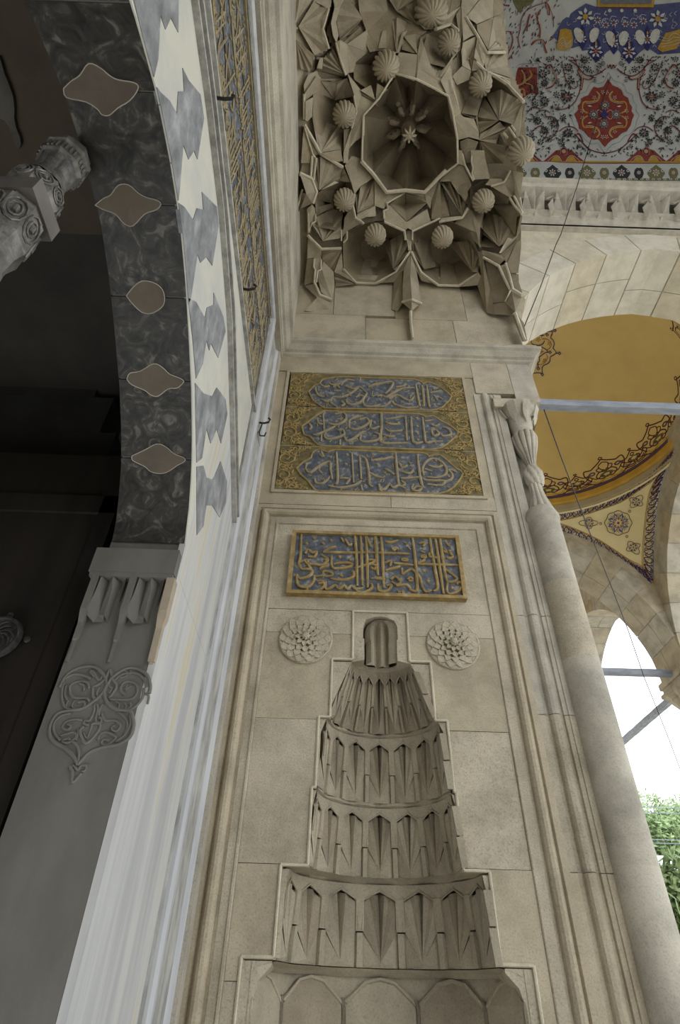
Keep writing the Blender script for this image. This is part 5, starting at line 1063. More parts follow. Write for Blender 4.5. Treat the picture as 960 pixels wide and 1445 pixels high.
S(A_, [(640, 500, .02), (860, 340, .03), (950, 580, -.05), (870, 590, -.02)], mt=HOOD2)
S(A_, [(640, 505, .02), (870, 592, -.02), (740, 700, .02)], mt=HOOD)
S(A_, [(640, 505, .03), (740, 700, .03), (710, 815, .02), (665, 820, .02)], mt=HOOD2)
S(A_, [(200, 840, 0), (300, 800, 0), (345, 900, 0), (280, 1000, .0), (160, 1060, 0), (150, 960, 0)], mt=HOOD)
S(A_, [(55, 750, -.05), (205, 820, -.05), (190, 900, -.05), (150, 960, -.05), (55, 960, -.05)], mt=HOOD2)
ridge(A_([(430, 100, .03), (365, 325, .05), (430, 545, .03)]))
ridge(A_([(510, 480), (565, 680, .04), (625, 850, .03)]), w=.008)
# --- window E, upper centre
S(E_, [(-20, 130), (290, 130), (350, 250), (390, 590), (290, 570), (150, 575), (60, 360)], mt=HOOD3)
S(E_, [(60, 370, .02), (160, 575, .02), (100, 590, 0), (20, 430, 0)], mt=HOOD2)
S(E_, [(240, 350, .02), (285, 345, .02), (280, 540, .02), (190, 545, .02)], mt=HOOD2)
S(E_, [(-40, -60), (280, -60), (300, 130), (-20, 130)], mt=HOOD)
F(E_, (640, 285, -.06), [(400, 130), (500, 60), (640, -30), (660, -60)], depth=.05, mt=HOOD3)
F(E_, (400, 130), [(280, -60), (420, -60), (560, -60), (640, -30)], depth=.03, mt=HOOD)
F(E_, (395, 590, .03), [(350, 250), (400, 200), (640, 290, -.05), (460, 370, .02)], depth=.04, mt=HOOD)
S(E_, [(460, 370, .03), (480, 410, .03), (430, 600, .03), (400, 595, .03)], mt=HOOD2)
S(E_, [(480, 410, .0), (610, 380, .0), (636, 610, .04)], mt=HOOD2)
S(E_, [(480, 412, -.02), (634, 610, .03), (455, 560, .0)], mt=HOOD3)
S(E_, [(612, 382, -.02), (670, 395, -.02), (642, 605, .03)], mt=HOOD)
S(E_, [(460, 365, -.02), (640, 290, -.05), (750, 350, -.02), (690, 395, -.02), (610, 378, -.02), (480, 408, -.02)], mt=HOOD3)
S(E_, [(430, 590, .04), (632, 615, .05), (640, 760, .05), (600, 920, .05), (395, 835, .04), (405, 640, .04)], mt=HOOD2)
S(E_, [(636, 615, .04), (675, 400, .04), (710, 520, .04), (830, 870, .03), (960, 880, .02), (1060, 900, .0), (1060, 1060, .03), (840, 1010, .04), (720, 950, .05), (620, 890, .05), (640, 760, .05)], mt=HOOD)
F(E_, (832, 872, .03), [(710, 520), (745, 640, -.04), (872, 620, -.14), (930, 740, -.06), (960, 760, -.02), (990, 800, .0), (960, 865, .02)], depth=.03, mt=HOOD2)
S(E_, [(290, 570, .04), (405, 590, .04), (350, 640, .04)], mt=HOOD2)
pit((545, 92), [(498, 90), (528, 74), (548, 71), (560, 76), (562, 105), (552, 120), (535, 138), (500, 112)], zc=-.2)
S(B_, [(790, 140, .03), (910, 80, .03), (960, 250, .05)], mt=HOOD2)
S(B_, [(785, 150, .0), (958, 255, .03), (1000, 330, .02), (960, 300, .0), (800, 200, .0)], mt=HOOD3)
S(B_, [(980, 60, .03), (1100, 130, .03), (970, 255, .05), (965, 240, .05), (970, 160, .03)], mt=HOOD2)
# --- window B, coffer with boss at left
pit((487, 160), [(452, 114), (475, 116), (490, 110), (500, 135), (503, 157), (496, 181), (483, 214), (452, 215), (442, 164), (442, 131)], zc=-.26)
S(B_, [(340, 30, .0), (430, 40, .0), (520, 70, .0), (495, 245, -.16)], mt=HOOD2)
S(B_, [(525, 70, .0), (640, 0, .0), (720, 200, .0), (610, 235, -.10), (500, 250, -.16)], mt=HOOD)
S(B_, [(330, 30, -.02), (490, 248, -.16), (300, 160, -.05)], mt=HOOD3)
F(B_, (342, 842, .02), [(262, 430, -.03), (480, 530, -.18), (530, 550, -.10), (600, 590, -.10), (570, 805, .0)], depth=.03, mt=HOOD2)
S(B_, [(262, 428, -.02), (245, 430, .0), (300, 740, .02), (335, 840, .02)], mt=HOOD)
S(B_, [(600, 580, -.02), (690, 570, .0), (605, 825, .02)], mt=HOOD3)
S(B_, [(155, 230, .02), (160, 180, .02), (290, -20, .02), (340, 20, .0), (300, 160, .0), (260, 180, .0), (180, 260, .0)], mt=HOOD)
S(B_, [(170, 265, .03), (255, 215, .03), (248, 430, .03), (195, 490, .03), (170, 480, .03)], mt=HOOD2)
S(B_, [(640, -60, .02), (790, 130, .02), (800, 200, .02), (960, 290, .03), (880, 385, .05), (825, 440, .05), (820, 660, .05), (730, 720, .03), (660, 800, .03), (650, 960, .02), (600, 960, .02), (600, 830, .02), (690, 570, .02), (747, 380, .02), (722, 200, .02)], mt=HOOD2)
S(B_, [(345, 850, .03), (570, 808, .02), (592, 940, .02), (500, 950, .02)], mt=HOOD3)
S(B_, [(150, 540, 0), (250, 870, .02), (240, 960, .0), (120, 960, 0)], mt=HOOD3)
ridge(B_([(155, 525), (250, 690), (335, 850), (450, 920), (590, 1010)]), w=.013); ridge(B_([(160, 560), (250, 860), (280, 900)]), w=.007); ridge(B_([(155, 180), (155, 470)]), w=.009); ridge(B_([(715, 200, .02), (747, 385, .02), (690, 570, .02)]), w=.007); ridge(B_([(825, 430, .05), (822, 650, .05)]), w=.010)
S(B_, [(165, 560, -.02), (330, 860, -.0), (260, 880, -.02)], mt=HOOD)
# --- window C, console on the left flank and second coffer
F(C_, (180, 430, .14), [(105, 190, .0), (235, 250, .02), (295, 400, .02), (250, 535, .02), (110, 600, .0), (105, 400, .0)], depth=.0, alt=False, mt=HOOD, deep=.45)
S(C_, [(100, 500, .02), (145, 370, .05), (110, 600, .05), (60, 690, .02), (45, 640, .02)], mt=HOOD)
ridge(C_([(105, 200), (235, 258, .02), (292, 400, .02), (250, 535, .02)]), w=.016); ridge(C_([(245, 0), (230, 240)]), w=.009); ridge(C_([(292, 20), (262, 270)]), w=.009); ridge(C_([(140, 380, .05), (60, 620, .04), (60, 690, .03)]), w=.010)
S(C_, [(110, 185, -.03), (150, 0, -.03), (240, 0, -.02), (232, 245, -.02)], mt=HOOD3)
S(C_, [(252, 0, .0), (290, 20, .0), (262, 270, .0), (235, 245, .0)], mt=HOOD2)
F(C_, (325, 390, .03), [(262, 270, .0), (300, 40, .0), (340, 0, .0), (470, 80, .0), (590, 155, .0), (560, 250, .0), (500, 290, .02)], depth=.03, mt=HOOD)
S(C_, [(340, 388, .04), (500, 285, .04), (545, 300, .03)], mt=RIB)
S(C_, [(600, 130, .0), (680, 300, .0), (640, 310, -.06), (560, 280, -.04)], mt=HOOD3)
S(C_, [(615, 110, .02), (690, 0, .02), (780, 20, .02), (795, 45, .02), (955, 240, .03), (790, 345, .02), (725, 430, .02), (690, 310, .02)], mt=HOOD)
ridge(C_([(795, 45, .02), (870, 140, .02), (958, 245, .03)]), w=.011)
pit((483, 285), [(452, 270), (470, 257), (490, 245), (497, 262), (500, 273), (497, 290), (500, 310), (486, 325), (478, 326), (440, 318), (446, 300), (444, 276)], zc=-.28)
F(C_, (368, 960, .03), [(232, 790, .0), (240, 765, .0), (292, 690, -.02), (480, 590, -.18), (590, 640, -.10), (575, 800, .0), (560, 930, .02)], depth=.03, mt=HOOD2)
S(C_, [(270, 590, -.02), (480, 530, -.16), (485, 585, -.16), (285, 670, -.04)], mt=HOOD)
S(C_, [(300, 440, -.02), (340, 395, .0), (500, 345, -.12), (480, 540, -.18), (280, 485, -.04)], mt=HOOD3)
S(C_, [(700, 560, .0), (745, 700, .02), (800, 760, .0), (640, 850, .0), (560, 960, .0), (600, 820, .0), (610, 700, -.02)], mt=HOOD)
ridge(C_([(725, 430, .02), (705, 560, .02), (735, 700, .02), (800, 740, .02), (830, 770, .02)]), w=.010); ridge(C_([(575, 830, .01), (575, 960, .01)]), w=.007); ridge(C_([(640, 850, .01), (640, 940, .01), (600, 980, .01)]), w=.007); ridge(C_([(200, 640, .0), (205, 860, .0), (245, 760, .0), (285, 740, .0), (285, 660, .0)]), w=.008)
S(C_, [(185, 600, .0), (245, 545, .02), (275, 590, .0), (285, 670, .0), (240, 770, .0), (225, 870, .0), (190, 870, 0)], mt=HOOD2)
F(C_, (755, 645, .04), [(735, 470, .0), (790, 350, .0), (955, 250, .0), (940, 400, -.04), (945, 560, .0)], depth=.04, mt=HOOD)
S(C_, [(760, 650, .03), (960, 560, .01), (965, 680, .01), (850, 690, .02), (800, 720, .03), (740, 700, .02)], mt=HOOD2)
# --- window D, foot of the hood at left
ridge(D_([(195, 15), (350, 172, .02), (575, 165, .01)]), w=.012)
F(D_, (578, 182, .0), [(350, 180, .0), (360, 300, -.04), (430, 370, -.04), (490, 425, -.02)], depth=.02, mt=RUST)
S(D_, [(200, 20, .0), (352, 178, .0), (345, 290, .0), (262, 270, .0), (190, 280, .0)], mt=HOOD)
S(D_, [(190, 285, .0), (265, 275, .03), (265, 375, .03), (270, 550, .03), (155, 580, .0)], mt=HOOD3, deep=.2)
S(D_, [(270, 275, .05), (345, 290, .05), (345, 400, .05), (310, 420, .05), (295, 550, .05), (270, 550, .05), (278, 400, .05), (262, 375, .05)], mt=HOOD2)
ridge(D_([(270, 280, .05), (262, 375, .05), (280, 405, .05), (268, 550, .05)]), w=.008); ridge(D_([(345, 290, .05), (348, 400, .05), (308, 425, .05), (292, 550, .05)]), w=.008)
F(D_, (300, 720, .06), [(155, 585, .0), (272, 562, .05), (335, 690, .05), (465, 748, .0), (432, 850, -.01), (300, 880, -.02), (160, 870, .0)], alt=False, mt=HOOD, deep=.25)
ridge(D_([(275, 560, .05), (335, 692, .05), (465, 745, .01)]), w=.014)
S(D_, [(370, 310, .0), (490, 430, .0), (500, 600, .0), (465, 740, .0), (350, 660, .02), (312, 520, .02), (325, 430, .02), (355, 400, .02)], mt=HOOD2)
S(D_, [(495, 430, .0), (582, 190, .0), (592, 400, .0), (735, 555, .03)], mt=HOOD)
F(D_, (738, 568, .03), [(495, 435, .0), (500, 510, .0), (520, 595, .0)], depth=.03, mt=HOOD)
# --- two coffers at the foot of the hood
R1 = [(490, 326), (484, 340), (485, 380), (502.5, 398.8), (530, 400), (558.8, 383.8), (578.8, 355), (575, 338.8), (570, 326), (556, 320), (541, 312.5), (520, 314)]
pit((531, 347), R1, zc=-.32)
F(H_, (282, 478, .03), [(170, 165, -.22), (250, 150, -.12), (400, 70, -.02), (450, 200, .0), (440, 300, .02), (320, 500, .03)], depth=.05, mt=HOOD)
S(D_, [(770, 300, -.26), (910, 300, -.26), (935, 560, -.02), (755, 560, -.02)], mt=HOOD)
S(D_, [(605, 400, -.02), (760, 290, -.24), (752, 545, -.02)], mt=HOOD3)
ridge([(485, 380), (502.5, 399), (530, 400.5), (545, 394)], w=.011)
R2 = [(582.5, 326), (582.5, 339), (582.5, 356), (595, 385), (618.8, 402.5), (648, 403), (675.5, 385), (678, 363), (668.7, 339), (663, 327), (640, 313.5), (622.5, 307.5), (607.5, 315)]
pit((626, 352), R2, zc=-.32)
F(J_, (300, 280, .03), [(80, 20, -.22), (160, 10, -.12), (260, 0, -.04), (300, 60, .0), (350, 150, .0), (350, 285, .03)], depth=.04, mt=HOOD3)
F(H_, (630, 480, .03), [(500, 290, .0), (520, 180, .0), (560, 100, -.10), (690, 130, -.22), (720, 300, -.22), (770, 450, -.1)], depth=.04, mt=HOOD)
S(J_, [(10, 200, -.24), (130, 205, -.24), (170, 390, -.02), (12, 385, -.02)], mt=HOOD3)
ridge([(595, 385), (618.8, 402.8), (648, 403.5), (676, 385)], w=.011)
# central bracket
S(H_, [(478, 285, .04), (400, 480, .10), (385, 660, .12), (388, 850, .12), (490, 820, .20), (472, 560, .18)], mt=HOOD2, deep=.4)
S(H_, [(482, 285, .04), (474, 560, .18), (492, 820, .20), (600, 862, .12), (570, 640, .10), (540, 490, .08)], mt=HOOD, deep=.4)
F(H_, (490, 950, .10), [(380, 850, .12), (490, 822, .21), (600, 862, .12)], alt=False, mt=HOOD2, deep=.2)
S(H_, [(470, 290, .05), (310, 510, .03), (80, 640, .0), (290, 625, .0), (395, 490, .06)], mt=HOOD)
S(H_, [(492, 292, .05), (600, 520, .03), (795, 660, .0), (600, 610, .0), (545, 500, .06)], mt=HOOD)
S(H_, [(290, 630, .0), (385, 500, .05), (382, 870, .05), (330, 960, .0), (265, 930, .0)], mt=HOOD3)  # shadow beside the bracket is put into this facet's darker colour
S(H_, [(460, 940, .08), (512, 940, .08), (505, 1100, .05), (515, 1250, .02), (490, 1270, .02), (465, 1100, .04)], mt=HOOD2, deep=.12)
ridge(H_([(470, 280, .05), (310, 512, .04), (80, 640, .01)]), w=.010); ridge(H_([(485, 280, .05), (600, 522, .04), (795, 662, .01)]), w=.010); ridge(H_([(478, 950, .10), (485, 1100, .07), (500, 1255, .03)]), w=.010); ridge(H_([(380, 850, .12), (490, 820, .205), (600, 865, .12)]), w=.009)
S(H_, [(400, 40, .0), (500, 50, .0), (500, 150, .0), (475, 280, .02), (440, 150, .0), (415, 130, .0)], mt=HOOD2)
for L in ([(400, 45), (420, 140), (445, 155), (460, 270)], [(500, 45), (498, 150), (470, 160), (478, 270)]): ridge(H_(L), w=.008)
# --- window G, diamond below the octagon
S(G_, [(285, 415, .02), (495, 412, .02), (295, 530, .02), (255, 600, .02), (150, 560, .0), (150, 260, .02)], mt=HOOD2)
S(G_, [(500, 412, .02), (715, 418, .02), (885, 260, .02), (800, 480, .0), (780, 600, .0), (740, 530, .0), (700, 470, .0)], mt=HOOD2)
S(G_, [(318, 545, .0), (495, 420, .0), (500, 540, -.12), (515, 742, .05)], mt=HOOD3)
S(G_, [(500, 420, .0), (700, 470, .0), (745, 530, .0), (515, 742, .05), (504, 540, -.12)], mt=HOOD)
S(G_, [(262, 620, .02), (318, 550, .02), (512, 748, .05), (745, 600, .02), (785, 740, .02), (590, 850, .03), (525, 815, .04), (490, 850, .03), (260, 742, .02)], mt=HOOD2)
ridge(G_([(0, 60, .05), (130, 200, .05), (285, 410, .05), (500, 390, .05), (715, 412, .05), (890, 232, .05), (960, 160, .05)]), w=.016)
ridge(G_([(290, 525, .02), (300, 600, .02), (255, 620, .02), (258, 710, .02)]), w=.009); ridge(G_([(495, 415, .02), (300, 530, .02)]), w=.007)
ridge(G_([(260, 745, .02), (490, 850, .03), (500, 950, .02)]), w=.010); ridge(G_([(890, 705, .02), (580, 850, .03), (575, 950, .02)]), w=.010)
S(G_, [(150, 270, .0), (130, 300, .0), (85, 450, .0), (0, 600, .0), (140, 545, .0)], mt=HOOD3)
S(G_, [(890, 260, .02), (910, 700, .03), (790, 720, .0), (800, 480, .0)], mt=HOOD)
# --- window K, right of centre
F(K_, (232, 618, .03), [(18, 280, .02), (110, 270, .0), (200, 400, .0), (268, 480, .0), (300, 540, .0)], depth=.06, mt=HOOD3)
S(K_, [(15, 290, -.03), (100, 500, -.05), (110, 630, .0), (20, 640, .0)], mt=HOOD3)
S(K_, [(20, 645, .02), (240, 625, .04), (300, 545, .02), (320, 560, .02), (240, 660, .03), (0, 700, .02)], mt=RIB)
S(K_, [(0, 225, .03), (180, 90, .03), (255, 110, .03), (340, 300, .02), (290, 390, .0), (200, 400, .0), (120, 265, .02), (18, 268, .03)], mt=HOOD)
S(K_, [(215, 330, .03), (290, 300, .03), (300, 420, .02), (270, 480, .0), (210, 390, .0)], mt=HOOD2)
ridge(K_([(0, 690, .03), (240, 645, .03), (300, 545, .03)]), w=.010)
S(K_, [(300, 560, .0), (330, 560, .02), (390, 800, .03), (440, 960, .03), (360, 880, .0), (320, 790, .0), (160, 700, .0)], mt=HOOD)
pit((690, 300), [(664, 264), (684, 254), (694, 262), (712, 256), (721, 250), (722, 276), (729, 292), (735, 304), (729, 334), (715, 347), (707, 350), (678, 348), (680, 322), (664, 295)], zc=-.30)
F(K_, (622, 945, .03), [(430, 740, .0), (440, 800, -.05), (490, 590, -.24), (560, 600, -.16), (660, 640, -.12), (720, 740, -.06), (800, 845, .0)], depth=.04, mt=HOOD3)
F(K_, (810, 640, .0), [(795, 840, .0), (660, 640, -.14), (560, 520, -.20), (740, 470, -.06), (790, 520, .0), (850, 615, .02)], depth=.0, alt=False, mt=HOOD3)
S(K_, [(545, 335, .0), (640, 380, .0), (735, 440, .02), (720, 500, -.04), (560, 500, -.20)], mt=HOOD)
S(K_, [(540, 318, .03), (680, 272, .03), (745, 160, .03), (790, 400, .0), (738, 435, .02)], mt=HOOD2)
S(K_, [(480, 300, .03), (530, 240, .03), (650, 235, .03), (670, 270, .03), (545, 312, .03)], mt=HOOD2)
ridge(K_([(540, 315, .03), (680, 272, .03), (745, 155, .03)]), w=.010)
ridge(K_([(735, 440, .03), (780, 515, .03), (860, 610, .03)]), w=.009); ridge(K_([(780, 420, .03), (870, 600, .03)]), w=.009)
S(K_, [(750, 150, .02), (770, 150, .04), (880, 180, .04), (840, 440, .04), (875, 600, .04), (800, 440, .03)], mt=HOOD2, deep=.12)
S(K_, [(870, 615, .04), (840, 800, .04), (800, 860, .04), (690, 955, .03), (760, 870, .02), (800, 840, .02), (850, 620, .02)], mt=RIB)
S(K_, [(430, 740, .02), (420, 950, .04), (440, 960, .04), (360, 700, .03), (330, 560, .02), (470, 600, -.1)], mt=HOOD)
S(K_, [(345, 250, .03), (480, 240, .03), (530, 240, .03), (480, 20, .03), (470, -60, .03), (330, -60, .03), (340, 120, .03)], mt=HOOD2)
ridge(K_([(240, -20, .03), (270, 100, .03), (355, 260, .03)]), w=.008); ridge(K_([(340, 0, .03), (335, 60, .03), (355, 130, .03), (340, 180, .03), (365, 250, .03)]), w=.006)
S(K_, [(190, -60, .05), (235, -60, .05), (270, 100, .04), (340, 290, .02), (260, 110, .03), (185, 80, .05)], mt=HOOD)
# --- window L, right coffer and its column
pit((677, 135), [(640, 112), (664, 103), (691, 104), (715, 119), (738, 143), (725, 176), (706, 188), (677, 197), (672, 168), (650, 160), (644, 135)], zc=-.28)
F(L_, (550, 510, .02), [(410, 250, -.22), (570, 190, -.05), (640, 235, -.03), (740, 290, .0), (795, 330, .02), (700, 560, .02)], depth=.04, mt=HOOD)
F(L_, (552, 518, .02), [(395, 265, -.24), (325, 480, -.12), (335, 550, -.08), (350, 650, .0)], depth=.04, mt=HOOD3)
F(L_, (345, 722, .03), [(355, 655, .0), (560, 530, .02), (620, 600, .0), (560, 655, .0), (520, 760, .0)], depth=.03, mt=HOOD)
S(L_, [(145, 440, .03), (180, 480, .04), (290, 500, .04), (340, 640, .04), (345, 720, .04), (235, 690, .04), (125, 720, .03), (80, 500, .02)], mt=HOOD2)
S(L_, [(225, 260, -.2), (380, 270, -.2), (320, 470, .0), (160, 440, .0)], mt=HOOD3)
S(L_, [(140, 735, .0), (230, 700, .03), (335, 740, .02), (250, 960, -.03), (195, 960, -.03)], mt=HOOD)
F(L_, (355, 735, .03), [(350, 960, -.04), (420, 960, -.06), (600, 965, -.04), (620, 780, .0), (510, 765, .0)], depth=.05, mt=HOOD3)
S(L_, [(560, 655, .02), (650, 590, .03), (740, 740, .03), (700, 780, .02), (620, 780, .0)], mt=HOOD3)
for L in ([(650, 590, .03), (700, 660, .03), (740, 740, .03)], [(600, 650, .03), (640, 700, .03)], [(680, 570, .03), (720, 630, .03)]): ridge(L_(L), w=.009)
S(L_, [(700, 560, .02), (800, 325, .02), (825, 340, .04), (780, 570, .03), (820, 720, .04), (745, 740, .03)], mt=HOOD2, deep=.12)
ridge(L_([(450, 20, .02), (640, 145, .03), (805, 325, .03)]), w=.014)
S(L_, [(40, -60, .03), (70, 90, .03), (150, 440, .03), (80, 500, .03), (110, 700, .03), (50, 500, .05), (0, 230, .05), (-60, 100, .05)], mt=HOOD2)
ridge(L_([(45, 90, .04), (75, 200, .04), (120, 350, .04)]), w=.006)
S(L_, [(70, 95, .0), (210, 30, .0), (215, 250, -.20), (100, 260, .0)], mt=HOOD)
# --- window M, upper right
S(M_, [(308, 190, .02), (490, -40, .0), (612, -60, .0), (612, 190, -.04), (425, 270, .0)], mt=HOOD2)
S(M_, [(425, 280, .0), (610, 200, -.06), (552, 560, .02), (430, 345, .02)], mt=HOOD3)
S(M_, [(614, 200, -.06), (640, 460, -.02), (555, 565, .03)], mt=HOOD2)
S(M_, [(616, 198, -.06), (722, 150, .0), (702, 515, .02), (640, 460, -.02)], mt=HOOD)
S(M_, [(612, -60, -.02), (722, -60, .0), (722, 145, .0), (616, 190, -.05)], mt=HOOD3)
F(M_, (555, 572, .04), [(640, 470, .0), (700, 485, .0), (735, 560, .03)], depth=.03, mt=HOOD2)
S(M_, [(540, 600, .03), (555, 575, .04), (738, 570, .03), (748, 598, .03)], mt=RIB)
S(M_, [(250, 60, .03), (300, 190, .03), (428, 395, .03), (360, 410, .02), (270, 465, .03)], mt=HOOD2)
S(M_, [(260, -60, .02), (490, -60, .02), (300, 190, .02), (250, 60, .02)], mt=HOOD2)
S(M_, [(425, 405, .03), (270, 480, .0), (250, 570, .0), (262, 740, .02), (362, 800, .02), (330, 660, -.08), (400, 560, -.04)], mt=HOOD2)
S(M_, [(340, 665, -.06), (420, 420, .0), (395, 640, .02), (470, 790, .02), (370, 800, .0)], mt=HOOD3)
F(M_, (530, 790, .03), [(430, 415, .04), (540, 600, .0), (620, 600, .0), (748, 600, .0), (800, 875, .02)], depth=.03, mt=HOOD)
F(M_, (500, 760, .05), [(395, 650, .03), (430, 415, .04), (530, 600, .03)], depth=.03, mt=HOOD2)
S(M_, [(560, 805, .03), (800, 885, .03), (805, 960, .03), (700, 900, .03)], mt=HOOD2)
ridge(M_([(300, 190, .03), (430, 400, .04), (540, 595, .04), (742, 592, .03)]), w=.012); ridge(M_([(415, 700, .04), (530, 810, .04), (700, 880, .03), (800, 950, .02)]), w=.011)
S(M_, [(150, 860, .02), (260, 745, .02), (360, 805, .02), (340, 900, .0), (200, 960, .0)], mt=HOOD)
S(M_, [(190, 160, .0), (250, 80, .02), (260, 330, .03), (240, 560, .03), (160, 620, .03), (130, 860, .03), (0, 870, .03), (-10, 830, .0), (80, 740, .0), (190, 620, .0), (225, 400, .0)], mt=HOOD)
pit((635, 60), [(598, 65), (603, 48), (620, 40), (637, 34), (647, 45), (648, 70), (643, 82), (628, 95), (608, 90)], zc=-.2)
S(M_, [(-30, 230, .02), (50, 200, .02), (150, 130, .02), (255, 60, .02), (255, 75, .02), (190, 140, .0), (130, 280, .02), (0, 360, .02), (-60, 350, .0)], mt=HOOD2)
ridge(M_([(-30, 330, .03), (130, 275, .04), (220, 350, .04)]), w=.012)
S(M_, [(50, -60, .0), (255, -60, .0), (250, 50, .0), (130, 150, .0), (30, 230, .0)], mt=HOOD3)
pit((609, 12), [(590, -20), (600, -40), (630, -40), (640, -10), (632, 28), (622, 40), (600, 42), (588, 30)], zc=-.15)
# --- window J, right foot of the hood (outer corner)
S(J_, [(380, 90, .05), (400, 85, .05), (560, 125, .05), (590, 170, .05), (540, 225, .03), (400, 150, .03)], mt=HOOD2)
S(J_, [(410, 160, .0), (540, 230, .0), (575, 320, .0), (640, 440, .0), (590, 545, .0), (480, 560, .0), (460, 440, .0)], mt=HOOD3, deep=.12)
S(J_, [(540, 228, .05), (605, 205, .05), (640, 300, .05), (670, 430, .05), (640, 440, .04), (580, 320, .05)], mt=HOOD2, deep=.2)
ridge(J_([(400, 150, .04), (540, 228, .05), (580, 320, .05), (640, 440, .04)]), w=.011); ridge(J_([(600, 200, .05), (630, 290, .05), (665, 430, .05)]), w=.010)
S(J_, [(555, 120, .02), (690, 0, .02), (610, 200, .04), (590, 170, .04)], mt=HOOD)
S(J_, [(700, 10, .04), (740, -10, .04), (740, 60, .04), (715, 290, .04), (650, 290, .04), (615, 200, .04)], mt=HOOD2, deep=.10)
S(J_, [(650, 295, .03), (718, 300, .03), (720, 370, .03), (755, 480, .03), (670, 435, .03)], mt=HOOD, deep=.10)
ridge(J_([(660, 435, .05), (750, 490, .04)]), w=.014)
F(J_, (690, 640, .06), [(600, 550, .0), (655, 445, .04), (755, 490, .03), (780, 530, .02), (745, 710, .02)], alt=False, mt=HOOD2, deep=.15)
S(J_, [(585, 550, .02), (640, 445, .03), (600, 545, .03)], mt=RIB)
S(J_, [(480, 570, .0), (595, 550, .0), (690, 640, .03), (650, 670, .0), (500, 665, .0)], mt=HOOD3, deep=.12)
S(J_, [(660, 670, .03), (690, 640, .06), (765, 740, .05), (795, 900, .03), (750, 910, .02), (700, 780, .03)], mt=HOOD3, deep=.10)
ridge(J_([(685, 650, .06), (730, 770, .06), (775, 900, .04)]), w=.013)
S(J_, [(345, 400, .0), (380, 300, .02), (350, 100, .02), (385, 95, .03), (400, 160, .04), (460, 430, .04), (505, 665, .02), (430, 650, .0)], mt=HOOD3)
S(J_, [(195, 415, .01), (355, 290, .03), (380, 320, .02), (345, 400, .0)], mt=HOOD)
S(J_, [(560, 110, .02), (690, -10, .02), (620, -30, .02), (540, 110, .03)], mt=RIB)
# --- octagonal coffer with a carved pendant
OCT = [(513, 163), (535, 139), (557, 104), (573, 108), (588, 112), (612, 124), (633, 136), (640, 165), (645.6, 196), (646, 231), (621, 250), (599, 271), (572, 269), (545.6, 271), (526, 245), (511, 228)]
oc = (580, 178); NO = len(OCT); m = MB()
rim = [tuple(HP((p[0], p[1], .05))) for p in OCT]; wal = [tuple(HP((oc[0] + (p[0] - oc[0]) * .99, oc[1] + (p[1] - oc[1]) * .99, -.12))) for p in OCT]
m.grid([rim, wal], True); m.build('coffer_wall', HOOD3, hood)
mids = []
for i, p in enumerate(OCT):
    q = OCT[(i + 1) % NO]; mids.append(((p[0] + q[0]) / 2, (p[1] + q[1]) / 2))
for i in range(0, NO, 2):
    p0, p1, p2 = OCT[i], OCT[(i + 1) % NO], OCT[(i + 2) % NO]
    sc_ = lambda p, f: (oc[0] + (p[0] - oc[0]) * f, oc[1] + (p[1] - oc[1]) * f)
    tips = [sc_(p0, .99) + (-.12,), sc_(p1, .99) + (-.12,), sc_(p2, .99) + (-.12,)]
    inn0, inn1, inn2 = sc_(p0, .60) + (-.20,), sc_(p1, .50) + (-.36,), sc_(p2, .60) + (-.20,)
    ctr = oc + (-.44,)
    m = MB(); V_ = [tuple(HP(x)) for x in tips + [inn0, inn1, inn2, ctr, sc_(p1, .78) + (-.36,)]]
    m.add(V_, [(0, 7, 3), (0, 1, 7), (1, 2, 7), (2, 5, 7), (3, 7, 4), (7, 5, 4), (3, 4, 6), (4, 5, 6)]); m.build('coffer_petal', random.choice([HOOD, HOOD3]), hood)
ridge([p + (.05,) for p in OCT] + [OCT[0] + (.05,)], w=.009, z=.005)
top = HP((574, 166, -.40)); tip = HP((592, 202, .0)); PZ = top[2]
pend = MB(); pl = PZ - tip[2]; X0, Y0 = float(top[0]), float(top[1]); pl = min(max(pl, .3), .5)
pend.lathe([(.20, .05), (.17, -.02), (.10, -.08), (.11, -.12), (.065, -.18), (.055, -pl * .62), (.062, -pl * .66), (.050, -pl * .72), (.058, -pl * .76), (.045, -pl * .84), (.052, -pl * .88), (.04, -pl * .95), (.001, -pl)], 20, (X0, Y0, PZ)); po = pend.build('pendant_boss', HOOD3, hood, smooth=False)
m = MB()
for k in range(8):
    a = 2 * pi * k / 8 + .2
    for (r0, z0, sz) in ((.20, -.07, .062), (.135, -.20, .050)):
        cx_, cy_, cz_ = X0 + r0 * cos(a), Y0 + r0 * sin(a), PZ + z0
        m.tube([(cx_ + sz * .9 * cos(u) * cos(a), cy_ + sz * .9 * cos(u) * sin(a), cz_ + sz * 1.2 * sin(u)) for u in [2 * pi * j / 10 * .85 for j in range(11)]], .020, 5)
        m.tube([(cx_, cy_, cz_ - .01), (cx_ - .02 * cos(a), cy_ - .02 * sin(a), cz_ + .05)], .022, 5)
cl_ = m.build('carved_curls', HOOD2, po); cl_['kind'] = 'stuff'
m = MB(); zt = PZ - pl
for k in range(8):
    a = 2 * pi * k / 8; m.tube([(X0, Y0, zt + .004), (X0 + .05 * cos(a), Y0 + .05 * sin(a), zt + .012), (X0 + .062 * cos(a), Y0 + .062 * sin(a), zt + .035)], [.012, .010, .005], 5)
m.lathe([(.022, -.012), (.022, .01)], 10, (X0, Y0, zt)); so = m.build('star_tip', RIB, po); so['kind'] = 'stuff'
DEEP.append([(oc[0] + (p[0] - oc[0]) * .98, oc[1] + (p[1] - oc[1]) * .98) for p in OCT])
m = MB(); st_ = 3.0; G_x = np.arange(411, 752, st_); G_y = np.arange(-45, 402, st_); idx = {}
